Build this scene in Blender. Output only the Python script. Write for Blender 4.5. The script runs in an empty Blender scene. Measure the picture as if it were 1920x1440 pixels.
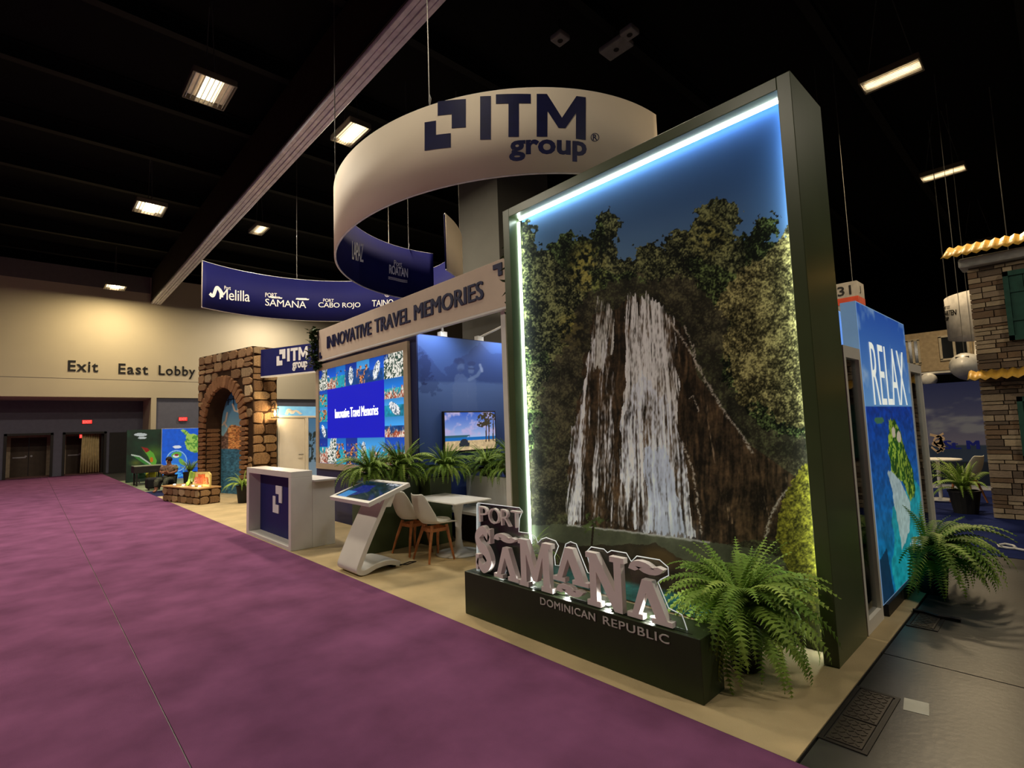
import bpy, bmesh, math, random
import numpy as np
from mathutils import Vector, Matrix
random.seed(7)
SC = bpy.context.scene
COL = SC.collection
# ---------------------------------------------------------------- camera, world, exposure
F_PX, YAW, PITCH, ROLL, CAM_H = 970.83, -0.821313, 0.08273, -0.035317, 1.6
FW = np.array([math.sin(YAW)*math.cos(PITCH), math.cos(YAW)*math.cos(PITCH), math.sin(PITCH)])
_r0 = np.array([math.cos(YAW), -math.sin(YAW), 0.0]); _u0 = np.cross(_r0, FW)
RT = math.cos(ROLL)*_r0 + math.sin(ROLL)*_u0
UP = -math.sin(ROLL)*_r0 + math.cos(ROLL)*_u0
CAM = np.array([0.0, 0.0, CAM_H])
cam_data = bpy.data.cameras.new('camera'); cam = bpy.data.objects.new('camera', cam_data); COL.objects.link(cam)
cam_data.sensor_fit = 'HORIZONTAL'; cam_data.sensor_width = 36.0; cam_data.lens = F_PX/1920*36
cam_data.clip_start = 0.05; cam_data.clip_end = 200
cam.matrix_world = Matrix(((RT[0], UP[0], -FW[0], 0), (RT[1], UP[1], -FW[1], 0), (RT[2], UP[2], -FW[2], CAM_H), (0, 0, 0, 1)))
SC.camera = cam
world = bpy.data.worlds.new('hall_dark'); SC.world = world; world.use_nodes = True
world.node_tree.nodes['Background'].inputs[0].default_value = (0.9, 0.9, 1.0, 1)
world.node_tree.nodes['Background'].inputs[1].default_value = 0.004
SC.view_settings.view_transform = 'Standard'; SC.view_settings.look = 'None'
SC.view_settings.exposure = 0.0; SC.view_settings.gamma = 1.0; SC.view_settings.use_curve_mapping = False

# photo pixel -> point in the hall
def ray(x, y): return FW + RT*((x-960)/F_PX) - UP*((y-720)/F_PX)
def PZ(x, y, z=0.0): d = ray(x, y); return CAM + d*((z-CAM_H)/d[2])
def PY(x, y, Y): d = ray(x, y); return CAM + d*(Y/d[1])
def PX(x, y, X): d = ray(x, y); return CAM + d*(X/d[0])
def to_px(P):
    d = np.asarray(P, float) - CAM; w = d @ FW
    return 960 + F_PX*(d @ RT)/w, 720 - F_PX*(d @ UP)/w

# ---------------------------------------------------------------- materials
def lin(c): return tuple(((v/12.92) if v <= 0.04045 else ((v+0.055)/1.055)**2.4) for v in c)
def rgb(r, g, b): return lin((r/255, g/255, b/255))
MATS = {}
def mat(name, col, rough=0.6, spec=0.3, metal=0.0, var=0.08, scale=6.0, bump=0.0, bscale=None, emit=0.0, ecol=None, trans=0.0, coat=0.0):
    """principled material whose colour is broken up by a noise texture"""
    if name in MATS: return MATS[name]
    m = bpy.data.materials.new(name); m.use_nodes = True; MATS[name] = m
    nt = m.node_tree; b = nt.nodes['Principled BSDF']
    tc = nt.nodes.new('ShaderNodeTexCoord'); nz = nt.nodes.new('ShaderNodeTexNoise')
    nz.inputs['Scale'].default_value = scale; nz.inputs['Detail'].default_value = 6
    nt.links.new(tc.outputs['Object'], nz.inputs['Vector'])
    cr = nt.nodes.new('ShaderNodeValToRGB')
    lo = tuple(max(0, v*(1-var*2)) for v in col); hi = tuple(min(1, v*(1+var*2)) for v in col)
    cr.color_ramp.elements[0].position = 0.3; cr.color_ramp.elements[1].position = 0.7
    cr.color_ramp.elements[0].color = (*lo, 1); cr.color_ramp.elements[1].color = (*hi, 1)
    nt.links.new(nz.outputs['Fac'], cr.inputs['Fac']); nt.links.new(cr.outputs['Color'], b.inputs['Base Color'])
    b.inputs['Roughness'].default_value = rough; b.inputs['Specular IOR Level'].default_value = spec
    b.inputs['Metallic'].default_value = metal; b.inputs['Coat Weight'].default_value = coat
    if trans: b.inputs['Transmission Weight'].default_value = trans; b.inputs['IOR'].default_value = 1.2
    if emit:
        b.inputs['Emission Color'].default_value = (*(ecol or col), 1); b.inputs['Emission Strength'].default_value = emit
    if bump:
        n2 = nt.nodes.new('ShaderNodeTexNoise'); n2.inputs['Scale'].default_value = bscale or scale*8; n2.inputs['Detail'].default_value = 8
        nt.links.new(tc.outputs['Object'], n2.inputs['Vector'])
        bp = nt.nodes.new('ShaderNodeBump'); bp.inputs['Strength'].default_value = bump; bp.inputs['Distance'].default_value = 0.02
        nt.links.new(n2.outputs['Fac'], bp.inputs['Height']); nt.links.new(bp.outputs['Normal'], b.inputs['Normal'])
    return m
def print_mat(name, rough=0.45, emit=0.0, spec=0.3):
    """printed graphic: the ink colour comes from the mesh's colour attribute"""
    m = bpy.data.materials.new(name); m.use_nodes = True
    nt = m.node_tree; b = nt.nodes['Principled BSDF']
    at = nt.nodes.new('ShaderNodeAttribute'); at.attribute_name = 'ink'
    nt.links.new(at.outputs['Color'], b.inputs['Base Color'])
    b.inputs['Roughness'].default_value = rough; b.inputs['Specular IOR Level'].default_value = spec
    if emit:
        nt.links.new(at.outputs['Color'], b.inputs['Emission Color']); b.inputs['Emission Strength'].default_value = emit
        b.inputs['Base Color'].default_value = (0.01, 0.01, 0.01, 1)
        nt.links.remove(b.inputs['Base Color'].links[0])
    return m

# ---------------------------------------------------------------- objects
def tag(o, label=None, cat=None, group=None, kind=None):
    if label: o['label'] = label
    if cat: o['category'] = cat
    if group: o['group'] = group
    if kind: o['kind'] = kind
    return o
BASE = {}
def thing(name, label, cat, loc=(0, 0, 0), rz=0.0, group=None, kind=None):
    o = bpy.data.objects.new(name, None); COL.objects.link(o); o.empty_display_size = 0.1
    o.location = loc; o.rotation_euler = (0, 0, rz)
    BASE[o.name] = Matrix.Translation(Vector(loc)) @ Matrix.Rotation(rz, 4, 'Z')
    return tag(o, label, cat, group, kind)
def adopt(o, parent, local=False):
    if parent is None: return o
    o.parent = parent
    if not local:
        m = BASE.get(parent.name)
        if m is not None: o.matrix_parent_inverse = m.inverted()
    return o
def copy_tree(o, parent=None):
    c = o.copy(); COL.objects.link(c)
    if parent is not None: c.parent = parent
    for ch in list(o.children): copy_tree(ch, c)
    return c
class MB:
    def __init__(s): s.v = []; s.f = []
    def add(s, vs, fs):
        n = len(s.v); s.v += [tuple(float(q) for q in p) for p in vs]; s.f += [tuple(i+n for i in q) for q in fs]; return s
    def box(s, x0, x1, y0, y1, z0, z1, M=None):
        vs = [Vector((x, y, z)) for z in (z0, z1) for y in (y0, y1) for x in (x0, x1)]
        if M is not None: vs = [M @ v for v in vs]
        return s.add(vs, [(0, 2, 3, 1), (4, 5, 7, 6), (0, 1, 5, 4), (2, 6, 7, 3), (0, 4, 6, 2), (1, 3, 7, 5)])
    def prism(s, poly, fn, d0, d1):
        """2-D outline (counter-clockwise) swept from d0 to d1; fn(a, b, d) -> 3-D point"""
        n = len(poly)
        vs = [fn(a, b, d0) for a, b in poly] + [fn(a, b, d1) for a, b in poly]
        return s.add(vs, [tuple(range(n))[::-1], tuple(range(n, 2*n))] + [(i, (i+1) % n, n+(i+1) % n, n+i) for i in range(n)])
    def tube(s, pts, r, n=8, r1=None):
        pts = [Vector(tuple(map(float, p))) for p in pts]; base = len(s.v); k = len(pts)
        prev = None
        for i, p in enumerate(pts):
            t = (pts[min(i+1, k-1)] - pts[max(i-1, 0)]).normalized()
            a = prev if prev is not None else (Vector((0, 0, 1)) if abs(t.z) < 0.9 else Vector((1, 0, 0)))
            a = (a - t*a.dot(t)).normalized(); prev = a; b = t.cross(a)
            rr = r if r1 is None else r + (r1-r)*i/(k-1)
            for j in range(n):
                q = 2*math.pi*j/n; c = p + (a*math.cos(q) + b*math.sin(q))*rr; s.v.append((c.x, c.y, c.z))
        for i in range(k-1):
            for j in range(n):
                s.f.append((base+i*n+j, base+i*n+(j+1) % n, base+(i+1)*n+(j+1) % n, base+(i+1)*n+j))
        s.f.append(tuple(base+j for j in range(n))[::-1]); s.f.append(tuple(base+(k-1)*n+j for j in range(n)))
        return s
    def lathe(s, prof, c=(0, 0, 0), n=24):
        base = len(s.v)
        for r, z in prof:
            for j in range(n):
                q = 2*math.pi*j/n; s.v.append((c[0]+r*math.cos(q), c[1]+r*math.sin(q), c[2]+z))
        for i in range(len(prof)-1):
            for j in range(n):
                s.f.append((base+i*n+j, base+i*n+(j+1) % n, base+(i+1)*n+(j+1) % n, base+(i+1)*n+j))
        s.f.append(tuple(base+j for j in range(n))[::-1]); s.f.append(tuple(base+(len(prof)-1)*n+j for j in range(n)))
        return s
    def mesh(s, name, m, smooth=False):
        me = bpy.data.meshes.new(name); me.from_pydata(s.v, [], s.f); me.update()
        if m: me.materials.append(m)
        if smooth:
            for p in me.polygons: p.use_smooth = True
        return me
    def build(s, name, m, parent=None, smooth=False, bevel=0.0, local=False, seg=2):
        o = bpy.data.objects.new(name, s.mesh(name, m, smooth)); COL.objects.link(o); adopt(o, parent, local)
        if bevel:
            b = o.modifiers.new('soft_edge', 'BEVEL'); b.width = bevel; b.segments = seg; b.limit_method = 'ANGLE'
        return o
def box(name, m, parent, x0, x1, y0, y1, z0, z1, bevel=0.0, M=None, local=False):
    return MB().box(x0, x1, y0, y1, z0, z1, M).build(name, m, parent, bevel=bevel, local=local)
def obj_from(name, me, parent=None, local=False):
    o = bpy.data.objects.new(name, me); COL.objects.link(o); return adopt(o, parent, local)

# ---------------------------------------------------------------- lettering
def text_mesh(txt, bold=0.0, depth=0.0, spacing=1.0, cuts=0, res=3):
    """returns verts (unit box 0..1 in x,y; z 0..depth) and faces of a line of text"""
    cu = bpy.data.curves.new('lettering', 'FONT'); cu.body = txt; cu.offset = bold; cu.space_character = spacing
    cu.resolution_u = res; cu.extrude = 0.5 if depth else 0.0
    o = bpy.data.objects.new('lettering', cu); COL.objects.link(o)
    dg = bpy.context.evaluated_depsgraph_get(); me = bpy.data.meshes.new_from_object(o.evaluated_get(dg))
    bm = bmesh.new(); bm.from_mesh(me)
    xs = [v.co.x for v in bm.verts]; ys = [v.co.y for v in bm.verts]
    x0, x1, y0, y1 = min(xs), max(xs), min(ys), max(ys)
    for v in bm.verts: v.co = Vector(((v.co.x-x0)/(x1-x0), (v.co.y-y0)/(y1-y0), (v.co.z+0.5)*depth if depth else 0))
    for i in range(1, cuts):
        bmesh.ops.bisect_plane(bm, geom=bm.verts[:]+bm.edges[:]+bm.faces[:], plane_co=(i/cuts, 0, 0), plane_no=(1, 0, 0))
    bm.verts.index_update()
    V = [tuple(v.co) for v in bm.verts]; Fc = [tuple(v.index for v in f.verts) for f in bm.faces]
    bm.free(); COL.objects.unlink(o); bpy.data.objects.remove(o); bpy.data.curves.remove(cu); bpy.data.meshes.remove(me)
    return V, Fc
def flat_text(name, txt, m, parent, P, U, V, w, h, bold=0.0, depth=0.006, spacing=1.0, lift=0.002, heavy=0.0):
    """text whose lower left corner is P, running along U, up along V, proud of the surface along U x V"""
    P, U, V = np.asarray(P, float), np.asarray(U, float), np.asarray(V, float); N = np.cross(U, V)
    vs, fs = text_mesh(txt, bold, depth, spacing)
    mb = MB()
    for k, e in enumerate((0, heavy, heavy/2) if heavy else (0,)):
        mb.add([P+U*(a*(w-heavy)+e)+V*b*h+N*(c+lift+.0004*k) for a, b, c in vs], fs)
    return mb.build(name, m, parent)
def flat_poly(name, polys, m, parent, P, U, V, w, h, depth=0.006, lift=0.002):
    P, U, V = np.asarray(P, float), np.asarray(U, float), np.asarray(V, float); N = np.cross(U, V); b = MB()
    for poly in polys: b.prism(poly, lambda a, c, d: P+U*a*w+V*c*h+N*d, lift, lift+depth)
    return b.build(name, m, parent)
LOGO = [[(0, 0), (.65, 0), (.65, .3), (.29, .3), (.29, .6), (0, .6)], [(.67, .4), (1, .4), (1, 1), (.33, 1), (.33, .7), (.67, .7)]]
XP = np.array([1., 0, 0]); YP = np.array([0, 1., 0]); ZP = np.array([0, 0, 1.])

# ---------------------------------------------------------------- printed graphics
_RS = np.random.RandomState(5); _TAB = _RS.rand(256, 256)
def vnoise(x, y):
    xi = np.floor(x).astype(int); yi = np.floor(y).astype(int); fx = x-xi; fy = y-yi
    fx = fx*fx*(3-2*fx); fy = fy*fy*(3-2*fy)
    g = lambda a, b: _TAB[a % 256, b % 256]
    return (g(xi, yi)*(1-fx)+g(xi+1, yi)*fx)*(1-fy)+(g(xi, yi+1)*(1-fx)+g(xi+1, yi+1)*fx)*fy
def fbm(x, y, o=4):
    s = 0; a = 0.5; t = 0
    for k in range(o): s = s+a*vnoise(x*2**k+17.3*k, y*2**k+9.1*k); t += a; a *= 0.55
    return s/t
def inpoly(x, y, P):
    c = np.zeros(x.shape, bool); n = len(P)
    for i in range(n):
        (x1, y1), (x2, y2) = P[i], P[(i+1) % n]
        if y1 == y2: continue
        k = ((y1 > y) != (y2 > y)) & (x < (x2-x1)*(y-y1)/(y2-y1)+x1); c ^= k
    return c.astype(float)
def inell(x, y, cx, cy, rx, ry, ang=0.0, soft=0.0):
    a = math.radians(ang); dx, dy = x-cx, y-cy
    u = (dx*math.cos(a)+dy*math.sin(a))/rx; v = (-dx*math.sin(a)+dy*math.cos(a))/ry; q = np.sqrt(u*u+v*v)
    return np.clip((1-q)/soft, 0, 1) if soft else (q < 1).astype(float)
def dline(x, y, P):
    d = np.full(x.shape, 1e9)
    for (x1, y1), (x2, y2) in zip(P[:-1], P[1:]):
        vx, vy = x2-x1, y2-y1; L = vx*vx+vy*vy+1e-9; t = np.clip(((x-x1)*vx+(y-y1)*vy)/L, 0, 1)
        d = np.minimum(d, np.hypot(x-x1-t*vx, y-y1-t*vy))
    return d
def C3(r, g, b): return np.array([r, g, b], float)/255
def lay(img, m, c):
    m = np.clip(np.asarray(m, float), 0, 1)[:, None]; return img*(1-m)+np.asarray(c)*m
def tolin(a): a = np.clip(a, 0, 1); return np.where(a <= .04045, a/12.92, ((a+.055)/1.055)**2.4)
def graphic(name, parent, P0, U, V, w, h, nx, ny, paint, m, local=False):
    """printed sheet: lower left P0, right U, up V; paint(px, py, s, t) gives the ink, s right, t down"""
    P0, U, V = (np.asarray(q, float) for q in (P0, U, V))
    s, t = np.meshgrid(np.linspace(0, 1, nx), np.linspace(0, 1, ny)); s = s.ravel(); t = t.ravel()
    P = P0+np.outer(s*w, U)+np.outer((1-t)*h, V)
    px, py = to_px(P) if not local else (s, t)
    ink = tolin(paint(px, py, s, t))
    idx = np.arange(nx*ny).reshape(ny, nx)
    q = np.stack([idx[1:, :-1], idx[1:, 1:], idx[:-1, 1:], idx[:-1, :-1]], -1).reshape(-1, 4)
    me = bpy.data.meshes.new(name)
    me.vertices.add(len(P)); me.vertices.foreach_set('co', P.ravel())
    me.loops.add(q.size); me.loops.foreach_set('vertex_index', q.ravel().astype(np.int32))
    me.polygons.add(len(q)); me.polygons.foreach_set('loop_start', np.arange(0, q.size, 4, dtype=np.int32))
    me.update(calc_edges=True)
    at = me.color_attributes.new('ink', 'FLOAT_COLOR', 'POINT')
    at.data.foreach_set('color', np.c_[ink, np.ones(len(P))].astype(np.float32).ravel())
    me.materials.append(m); me.validate()
    o = bpy.data.objects.new(name, me); COL.objects.link(o); return adopt(o, parent)
# ---------------------------------------------------------------- the hall
m_conc = mat('polished_concrete', rgb(53, 53, 51), 0.36, 0.4, var=0.22, scale=1.3, bump=0.06, bscale=30)
m_black = mat('black_ceiling_paint', (0.004, 0.004, 0.0045), 0.9, 0.1)
m_joist = mat('dark_steel', (0.0016, 0.0016, 0.0018), 0.7, 0.2)
m_cream = mat('cream_wall_paint', rgb(196, 184, 160), 0.8, 0.2, var=0.02, scale=0.6)
m_band = mat('grey_wall_band', rgb(112, 106, 106), 0.8, 0.2, var=0.03)
m_grey = mat('slate_wall_paint', rgb(104, 104, 118), 0.8, 0.2, var=0.03)
m_dark = mat('dark_frame', rgb(34, 30, 28), 0.5, 0.3)
m_white = mat('white_laminate', rgb(226, 222, 212), 0.35, 0.4, var=0.015)
m_whitep = mat('white_paint', rgb(225, 224, 218), 0.5, 0.3, var=0.015)
m_navy = mat('navy_fabric', rgb(24, 30, 96), 0.55, 0.25, var=0.04)
m_alu = mat('brushed_aluminium', rgb(150, 150, 152), 0.35, 0.5, metal=0.7)
m_cable = mat('steel_cable', rgb(120, 118, 112), 0.4, 0.4, metal=0.6)
m_letter = mat('black_letter', rgb(24, 22, 22), 0.5, 0.3)
m_ink = mat('navy_letter', rgb(14, 18, 70), 0.5, 0.3)
m_wlet = mat('white_letter', rgb(235, 235, 235), 0.5, 0.3, var=0.01)

floor = tag(box('floor', m_joist, None, -36, 9, -9, 40, -0.3, -0.06), kind='structure')
xs = [-36+5*i for i in range(10)]; ys = [-9, -5.76, -0.76, 4.24, 9.24, 14.24, 19.24, 24.24, 29.24, 34.24, 40]
for i in range(len(xs)-1):
    for j in range(len(ys)-1):
        box('slab', m_conc, floor, xs[i]+.006, xs[i+1]-.006, ys[j]+.006, ys[j+1]-.006, -0.06, 0.0)
def plush(name, col, label, x0, x1, y0, y1, parent=None, z1=0.006, cat='carpet', var=0.12):
    m = mat(name+'_pile', col, 0.95, 0.05, var=var, scale=2.2, bump=0.5, bscale=420)
    return m, tag(box(name, m, parent, x0, x1, y0, y1, 0.0, z1), label, cat)
purple = rgb(126, 78, 114)
plush('aisle_carpet', purple, 'plum purple aisle carpet strip bordering the beige booth carpet', -33.5, 7, 0.625, 2.648)
plush('aisle_carpet', purple, 'plum purple aisle carpet strip on the far side of the seam', -33.5, 7, -5.0, 0.618)
plush('booth_carpet', rgb(205, 184, 142), 'beige booth carpet under the counter, kiosk and table', -17.6, -1.01, 2.65, 7.79, var=0.07)
plush('neighbour_carpet', rgb(150, 160, 128), 'pale grey green carpet in front of the toucan panel', -26, -19.6, 2.65, 9)
plush('gap_carpet', rgb(46, 50, 82), 'dark blue carpet patch between stone bench and toucan booth', -19.59, -17.61, 2.65, 9)
plush('blue_carpet', rgb(34, 44, 92), 'navy blue carpet around the stone clad tower', -6, 8, 7.8, 22)

# far wall on the lobby side
wl = tag(box('wall_left', m_cream, None, -31.5, -31, -9, 40, 3.68, 9.75), kind='structure')
box('upper_band', m_band, wl, -31, -30.97, -9, 4.2, 8.92, 9.75)
box('panel_joint', m_band, wl, -31, -30.992, -9, 8, 4.52, 4.535)
lw = tag(MB().box(-33.9, -33.5, -9, -.9, 0, 3.68).box(-33.9, -33.5, .81, 1.15, 0, 3.68).box(-33.9, -33.5, 2.84, 4.34, 0, 3.68)
         .box(-33.9, -33.5, -.9, .81, 2.07, 3.68).box(-33.9, -33.5, 1.15, 2.84, 2.07, 3.68).build('wall_lower', m_grey), kind='structure')
tag(box('wall_lower_flush', m_grey, None, -31.4, -31.1, 4.56, 40, 0, 3.68), kind='structure')
tag(box('ceiling_soffit', m_cream, None, -33.9, -31.5, -9, 4.34, 3.66, 3.9), kind='structure')
tag(box('wall_return', m_cream, None, -33.5, -31.0, 4.34, 4.56, 0, 3.68), kind='structure')
m_door = mat('brown_door', rgb(74, 60, 48), 0.5, 0.3)
m_vest = mat('vestibule_paint', rgb(176, 160, 138), 0.7)
m_lit = mat('vestibule_floor', rgb(150, 112, 112), 0.9)
def doorway(n, y0, y1):
    d = thing('door_%d' % n, None, None, (-33.5, (y0+y1)/2, 0), kind='structure')
    MB().box(-33.62, -33.44, y0, y0+.1, 0, 2.1).box(-33.62, -33.44, y1-.1, y1, 0, 2.1).box(-33.62, -33.44, y0, y1, 2.0, 2.1).build('frame', m_dark, d)
    MB().box(-35.4, -33.62, y0-.1, y0+.06, 0, 2.3).box(-35.4, -33.62, y1-.06, y1+.1, 0, 2.3).box(-35.4, -33.62, y0, y1, 2.06, 2.2).build('vestibule_wall', m_vest, d)
    box('vestibule_carpet', m_lit, d, -35.4, -33.5, y0+.06, y1-.06, -0.01, 0.01)
    MB().box(-35.3, -35.2, y0+.06, y0+.2, .01, 2.06).box(-35.3, -35.2, y1-.2, y1-.06, .01, 2.06).box(-35.3, -35.2, y0+.2, y1-.2, 1.92, 2.06).build('casing', m_vest, d)
    ym = (y0+y1)/2
    for s, (a, b) in enumerate(((y0+.2, ym-.01), (ym+.01, y1-.2))):
        lf = box('door_leaf', m_door, d, -35.32, -35.25, a, b, .01, 1.92)
        yy = ym-.1 if s == 0 else ym+.1
        box('push_bar', m_alu, lf, -35.25, -35.2, min(yy, a+.08), max(yy, a+.08), .92, .98)
        MB().tube([(-35.2, yy, 1.0), (-35.17, yy, 1.0)], .045, 10).build('handle', m_alu, lf)
    return d
doorway(1, -.9, .81); d2 = doorway(2, 1.15, 2.84)
# curtain hung inside the second doorway
m_curt = mat('cream_curtain', rgb(206, 186, 140), 0.85, 0.1)
b = MB(); n = 44
for i in range(n+1):
    y = 1.85+.8*i/n; x = -33.75+.05*math.sin(i*1.1)-.35*(i/n)
    b.v += [(x-.15*(1-i/n), y, .06), (x, y*.9+.22, 2.0)]
    if i: k = 2*i; b.f.append((k-2, k, k+1, k-1))
o = b.build('curtain', m_curt, None, smooth=True); tag(o, 'cream pleated curtain hanging in the open doorway', 'curtain')
sm = o.modifiers.new('cloth_thickness', 'SOLIDIFY'); sm.thickness = 0.01
tag(MB().box(-33.9, -33.86, 2.66, 2.95, 0, 2.03).box(-33.49, -33.45, 2.96, 3.7, 0, 2.04).build('door_3', m_dark), kind='structure')
m_red = mat('exit_red', rgb(150, 10, 12), 0.4, emit=3.0, ecol=(1, .06, .05))
for (x, y, z, lb) in ((-33.5, 2.05, 2.5, 'red lit exit sign above the curtained doorway'), (-31.1, 5.72, 2.5, 'red lit exit sign above the blue map panel'),
                      (-34.6, 2.02, 1.8, 'small red exit sign inside the curtained doorway')):
    s = thing('exit_sign', lb, 'exit sign', (x, y, z), group='red exit signs')
    box('housing', m_dark, s, x, x+.06, y-.2, y+.2, z, z+.2)
    flat_text('exit_lettering', 'EXIT', m_red, s, (x+.06, y-.16, z+.035), YP, ZP, .32, .13, bold=.03)
    box('lit_face', mat('exit_face', rgb(120, 14, 14), 0.4, emit=1.2, ecol=(1, .04, .03)), s, x+.058, x+.062, y-.19, y+.19, z+.01, z+.19)
for txt, y0, w, z0, h, lb in (('Exit', 1.16, 1.08, 4.86, .5, 'black wall lettering reading Exit'), ('East', 3.0, 1.18, 4.82, .5, 'black wall lettering reading East'), ('Lobby', 4.62, 1.6, 4.68, .64, 'black wall lettering reading Lobby')):
    tag(flat_text('wall_lettering', txt, m_letter, None, (-31, y0, z0), YP, ZP, w, h, bold=.012, depth=.03, spacing=1.12), lb, 'lettering')
# dark shell overhead
tag(box('ceiling', m_black, None, -36, 9, -9, 40, 10.4, 10.7), kind='structure')
tag(box('wall_back', m_black, None, -36, 9, 39.5, 40, 0, 10.4), kind='structure')
for i in range(13):
    x = -30+3.0*i
    tag(MB().box(x-.1, x+.1, -9, 39.5, 9.95, 9.98).box(x-.02, x+.02, -9, 39.5, 9.98, 10.35).box(x-.1, x+.1, -9, 39.5, 10.35, 10.4).build('ceiling_joist', m_joist), 'black steel joist running across the dark ceiling', 'joist', 'ceiling joists', 'structure')
# partition track bulkhead that runs the length of the hall
t = thing('partition_track', 'long silver double rail track under a dark ceiling bulkhead', 'track', (-31, 4.4, 8.4))
box('bulkhead', mat('bulkhead_paint', rgb(46, 38, 30), 0.8, 0.1), t, -30.97, 7, 4.24, 4.64, 8.62, 9.9)
box('track_bed', m_dark, t, -30.97, 7, 4.22, 4.66, 8.5, 8.62)
for y0 in (4.245, 4.345, 4.455, 4.555): box('rail', mat('track_aluminium', rgb(232, 230, 236), 0.4, 0.4), t, -30.97, 7, y0, y0+.085, 8.40, 8.5, bevel=.006)
# column behind the ring banner
tag(box('column', mat('column_paint', rgb(92, 93, 90), 0.7, 0.2, var=0.05, scale=1), None, -11.94, -10.2, 9.2, 11.25, 0, 10.4), kind='structure')
# upper level of the far side of the hall with windows
bw = tag(box('wall_far_side', mat('beige_render', rgb(176, 158, 130), 0.8), None, -9, 4, 34, 34.5, 3.7, 5.75), kind='structure')
for n, (a, c_) in enumerate((((1700, 640), (1726, 682)), ((1762, 632), (1818, 670)))):
    p, q = PY(*a, 34), PY(*c_, 34)
    w = thing('window_%d' % (n+1), None, None, (p[0], 34, q[2]), kind='structure')
    box('pane', mat('dark_glass', (0.01, 0.012, 0.014), 0.1, 0.6), w, p[0], q[0], 33.97, 34, q[2], p[2])
    b = MB(); xm = (p[0]+q[0])/2
    for xx in (p[0], xm, q[0]): b.box(xx-.05, xx+.05, 33.92, 33.98, q[2], p[2])
    b.box(p[0]-.05, q[0]+.05, 33.92, 33.98, q[2]-.05, q[2]+.05).box(p[0]-.05, q[0]+.05, 33.92, 33.98, p[2]-.05, p[2]+.05)
    b.build('window_frame', mat('pale_frame', rgb(190, 180, 160)), w)

# high bay fixtures
m_tray = mat('fixture_tray', rgb(120, 112, 100), 0.4, 0.4, metal=0.5)
m_fin = mat('fixture_fin', rgb(205, 200, 190), 0.3, 0.5, metal=0.6)
def glow(name, s, c=(1, .84, .58)): return mat(name, (.8, .7, .5), 0.5, emit=s, ecol=c)
def fixture(label, x, y, z, sx, sy, power, estr, col=(1, .88, .70), reflect=.12):
    t = thing('ceiling_light', label, 'ceiling light', (x, y, z), group='hall ceiling lights')
    b = MB().box(-sx/2, sx/2, -sy/2, sy/2, .10, .13)
    for s in (-1, 1): b.box(-sx/2, sx/2, s*sy/2-.012, s*sy/2+.012, 0, .12).box(s*sx/2-.012, s*sx/2+.012, -sy/2, sy/2, 0, .12)
    o = b.build('tray', m_tray, t, local=True)
    k = 9
    for i in range(k):
        yy = -sy/2+sy*(i+.5)/k
        MB().box(-sx/2+.02, sx/2-.02, yy-.006, yy+.006, .01, .07).build('louvre_fin', m_fin, t, local=True)
    MB().box(-sx*.46, sx*.46, -sy*.2, sy*.2, .08, .095).build('lamp_panel', glow('lamp_glow_%g' % estr, estr), t, local=True)
    MB().box(-sx*.46, sx*.46, -sy*.46, sy*.46, .096, .1).build('reflector', glow('reflector_glow_%g' % estr, estr*reflect), t, local=True)
    for s in (-1, 1):
        MB().tube([(s*sx*.4, 0, .12), (s*sx*.1, 0, 10.39-z)], .008, 5).build('cable', m_cable, t, local=True)
    L = bpy.data.lights.new('lamp', 'AREA'); L.shape = 'RECTANGLE'; L.size = sx*.9; L.size_y = sy*.9; L.energy = power; L.color = col
    lo = bpy.data.objects.new('lamp', L); COL.objects.link(lo); lo.parent = t; lo.location = (0, 0, -.02)
    return t
fixture('nearest louvred ceiling light, alone high over the purple aisle', -11.2, 2.42, 8.5, 1.0, .74, 310, 3, reflect=.03)
fixture('louvred ceiling light, second along the row over the purple aisle', -18.3, 2.42, 8.5, .95, .74, 270, 14)
fixture('louvred ceiling light nearest the cream lobby wall', -28.9, 2.6, 8.5, .95, .74, 270, 14, (1, .80, .46))
fixture('warm ceiling light glowing right beside the ring banner', -10.85, 5.25, 8.5, 1.0, .5, 380, 20, (1, .80, .55))
fixture('thin distant ceiling light just right of the silver track', -18.1, 5.45, 8.5, .9, .4, 300, 8)
fixture('nearest ceiling light on the side of the RELAX panel', -1.95, 12.78, 8.5, 1.0, .55, 420, 10, (1, .76, .45))
fixture('middle ceiling light in the row past the RELAX panel', -1.97, 19.3, 8.5, 1.0, .58, 350, 12, (1, .76, .45))
fixture('ceiling light just above the yellow roof edge', -2.05, 28.7, 8.5, 1.1, .58, 350, 12, (1, .76, .45))
fixture('ceiling light high over the beige booth corner', -4.1, 2.42, 8.5, 1.0, .74, 55, 10)
for lb_, x, y, w in (('first ceiling light of the unseen row across the aisle', -4.1, -4.7, 190), ('second ceiling light of the unseen row across the aisle', -11.2, -4.7, 430), ('third ceiling light of the unseen row across the aisle', -18.3, -4.7, 280),
                     ('added unseen ceiling light over the concrete walkway beside the green wall', 5.2, 5.3, 270), ('added unseen ceiling light over the walkway behind the RELAX panel', 5.2, 12.8, 200), ('added hidden ceiling light washing the lobby wall behind the port banner', -28.6, 9.4, 330)):
    fixture(lb_, x, y, 8.5, 1.0, .74, w, 10)  # unseen lights added to fill the booth front, walkway and lobby wall
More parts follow.
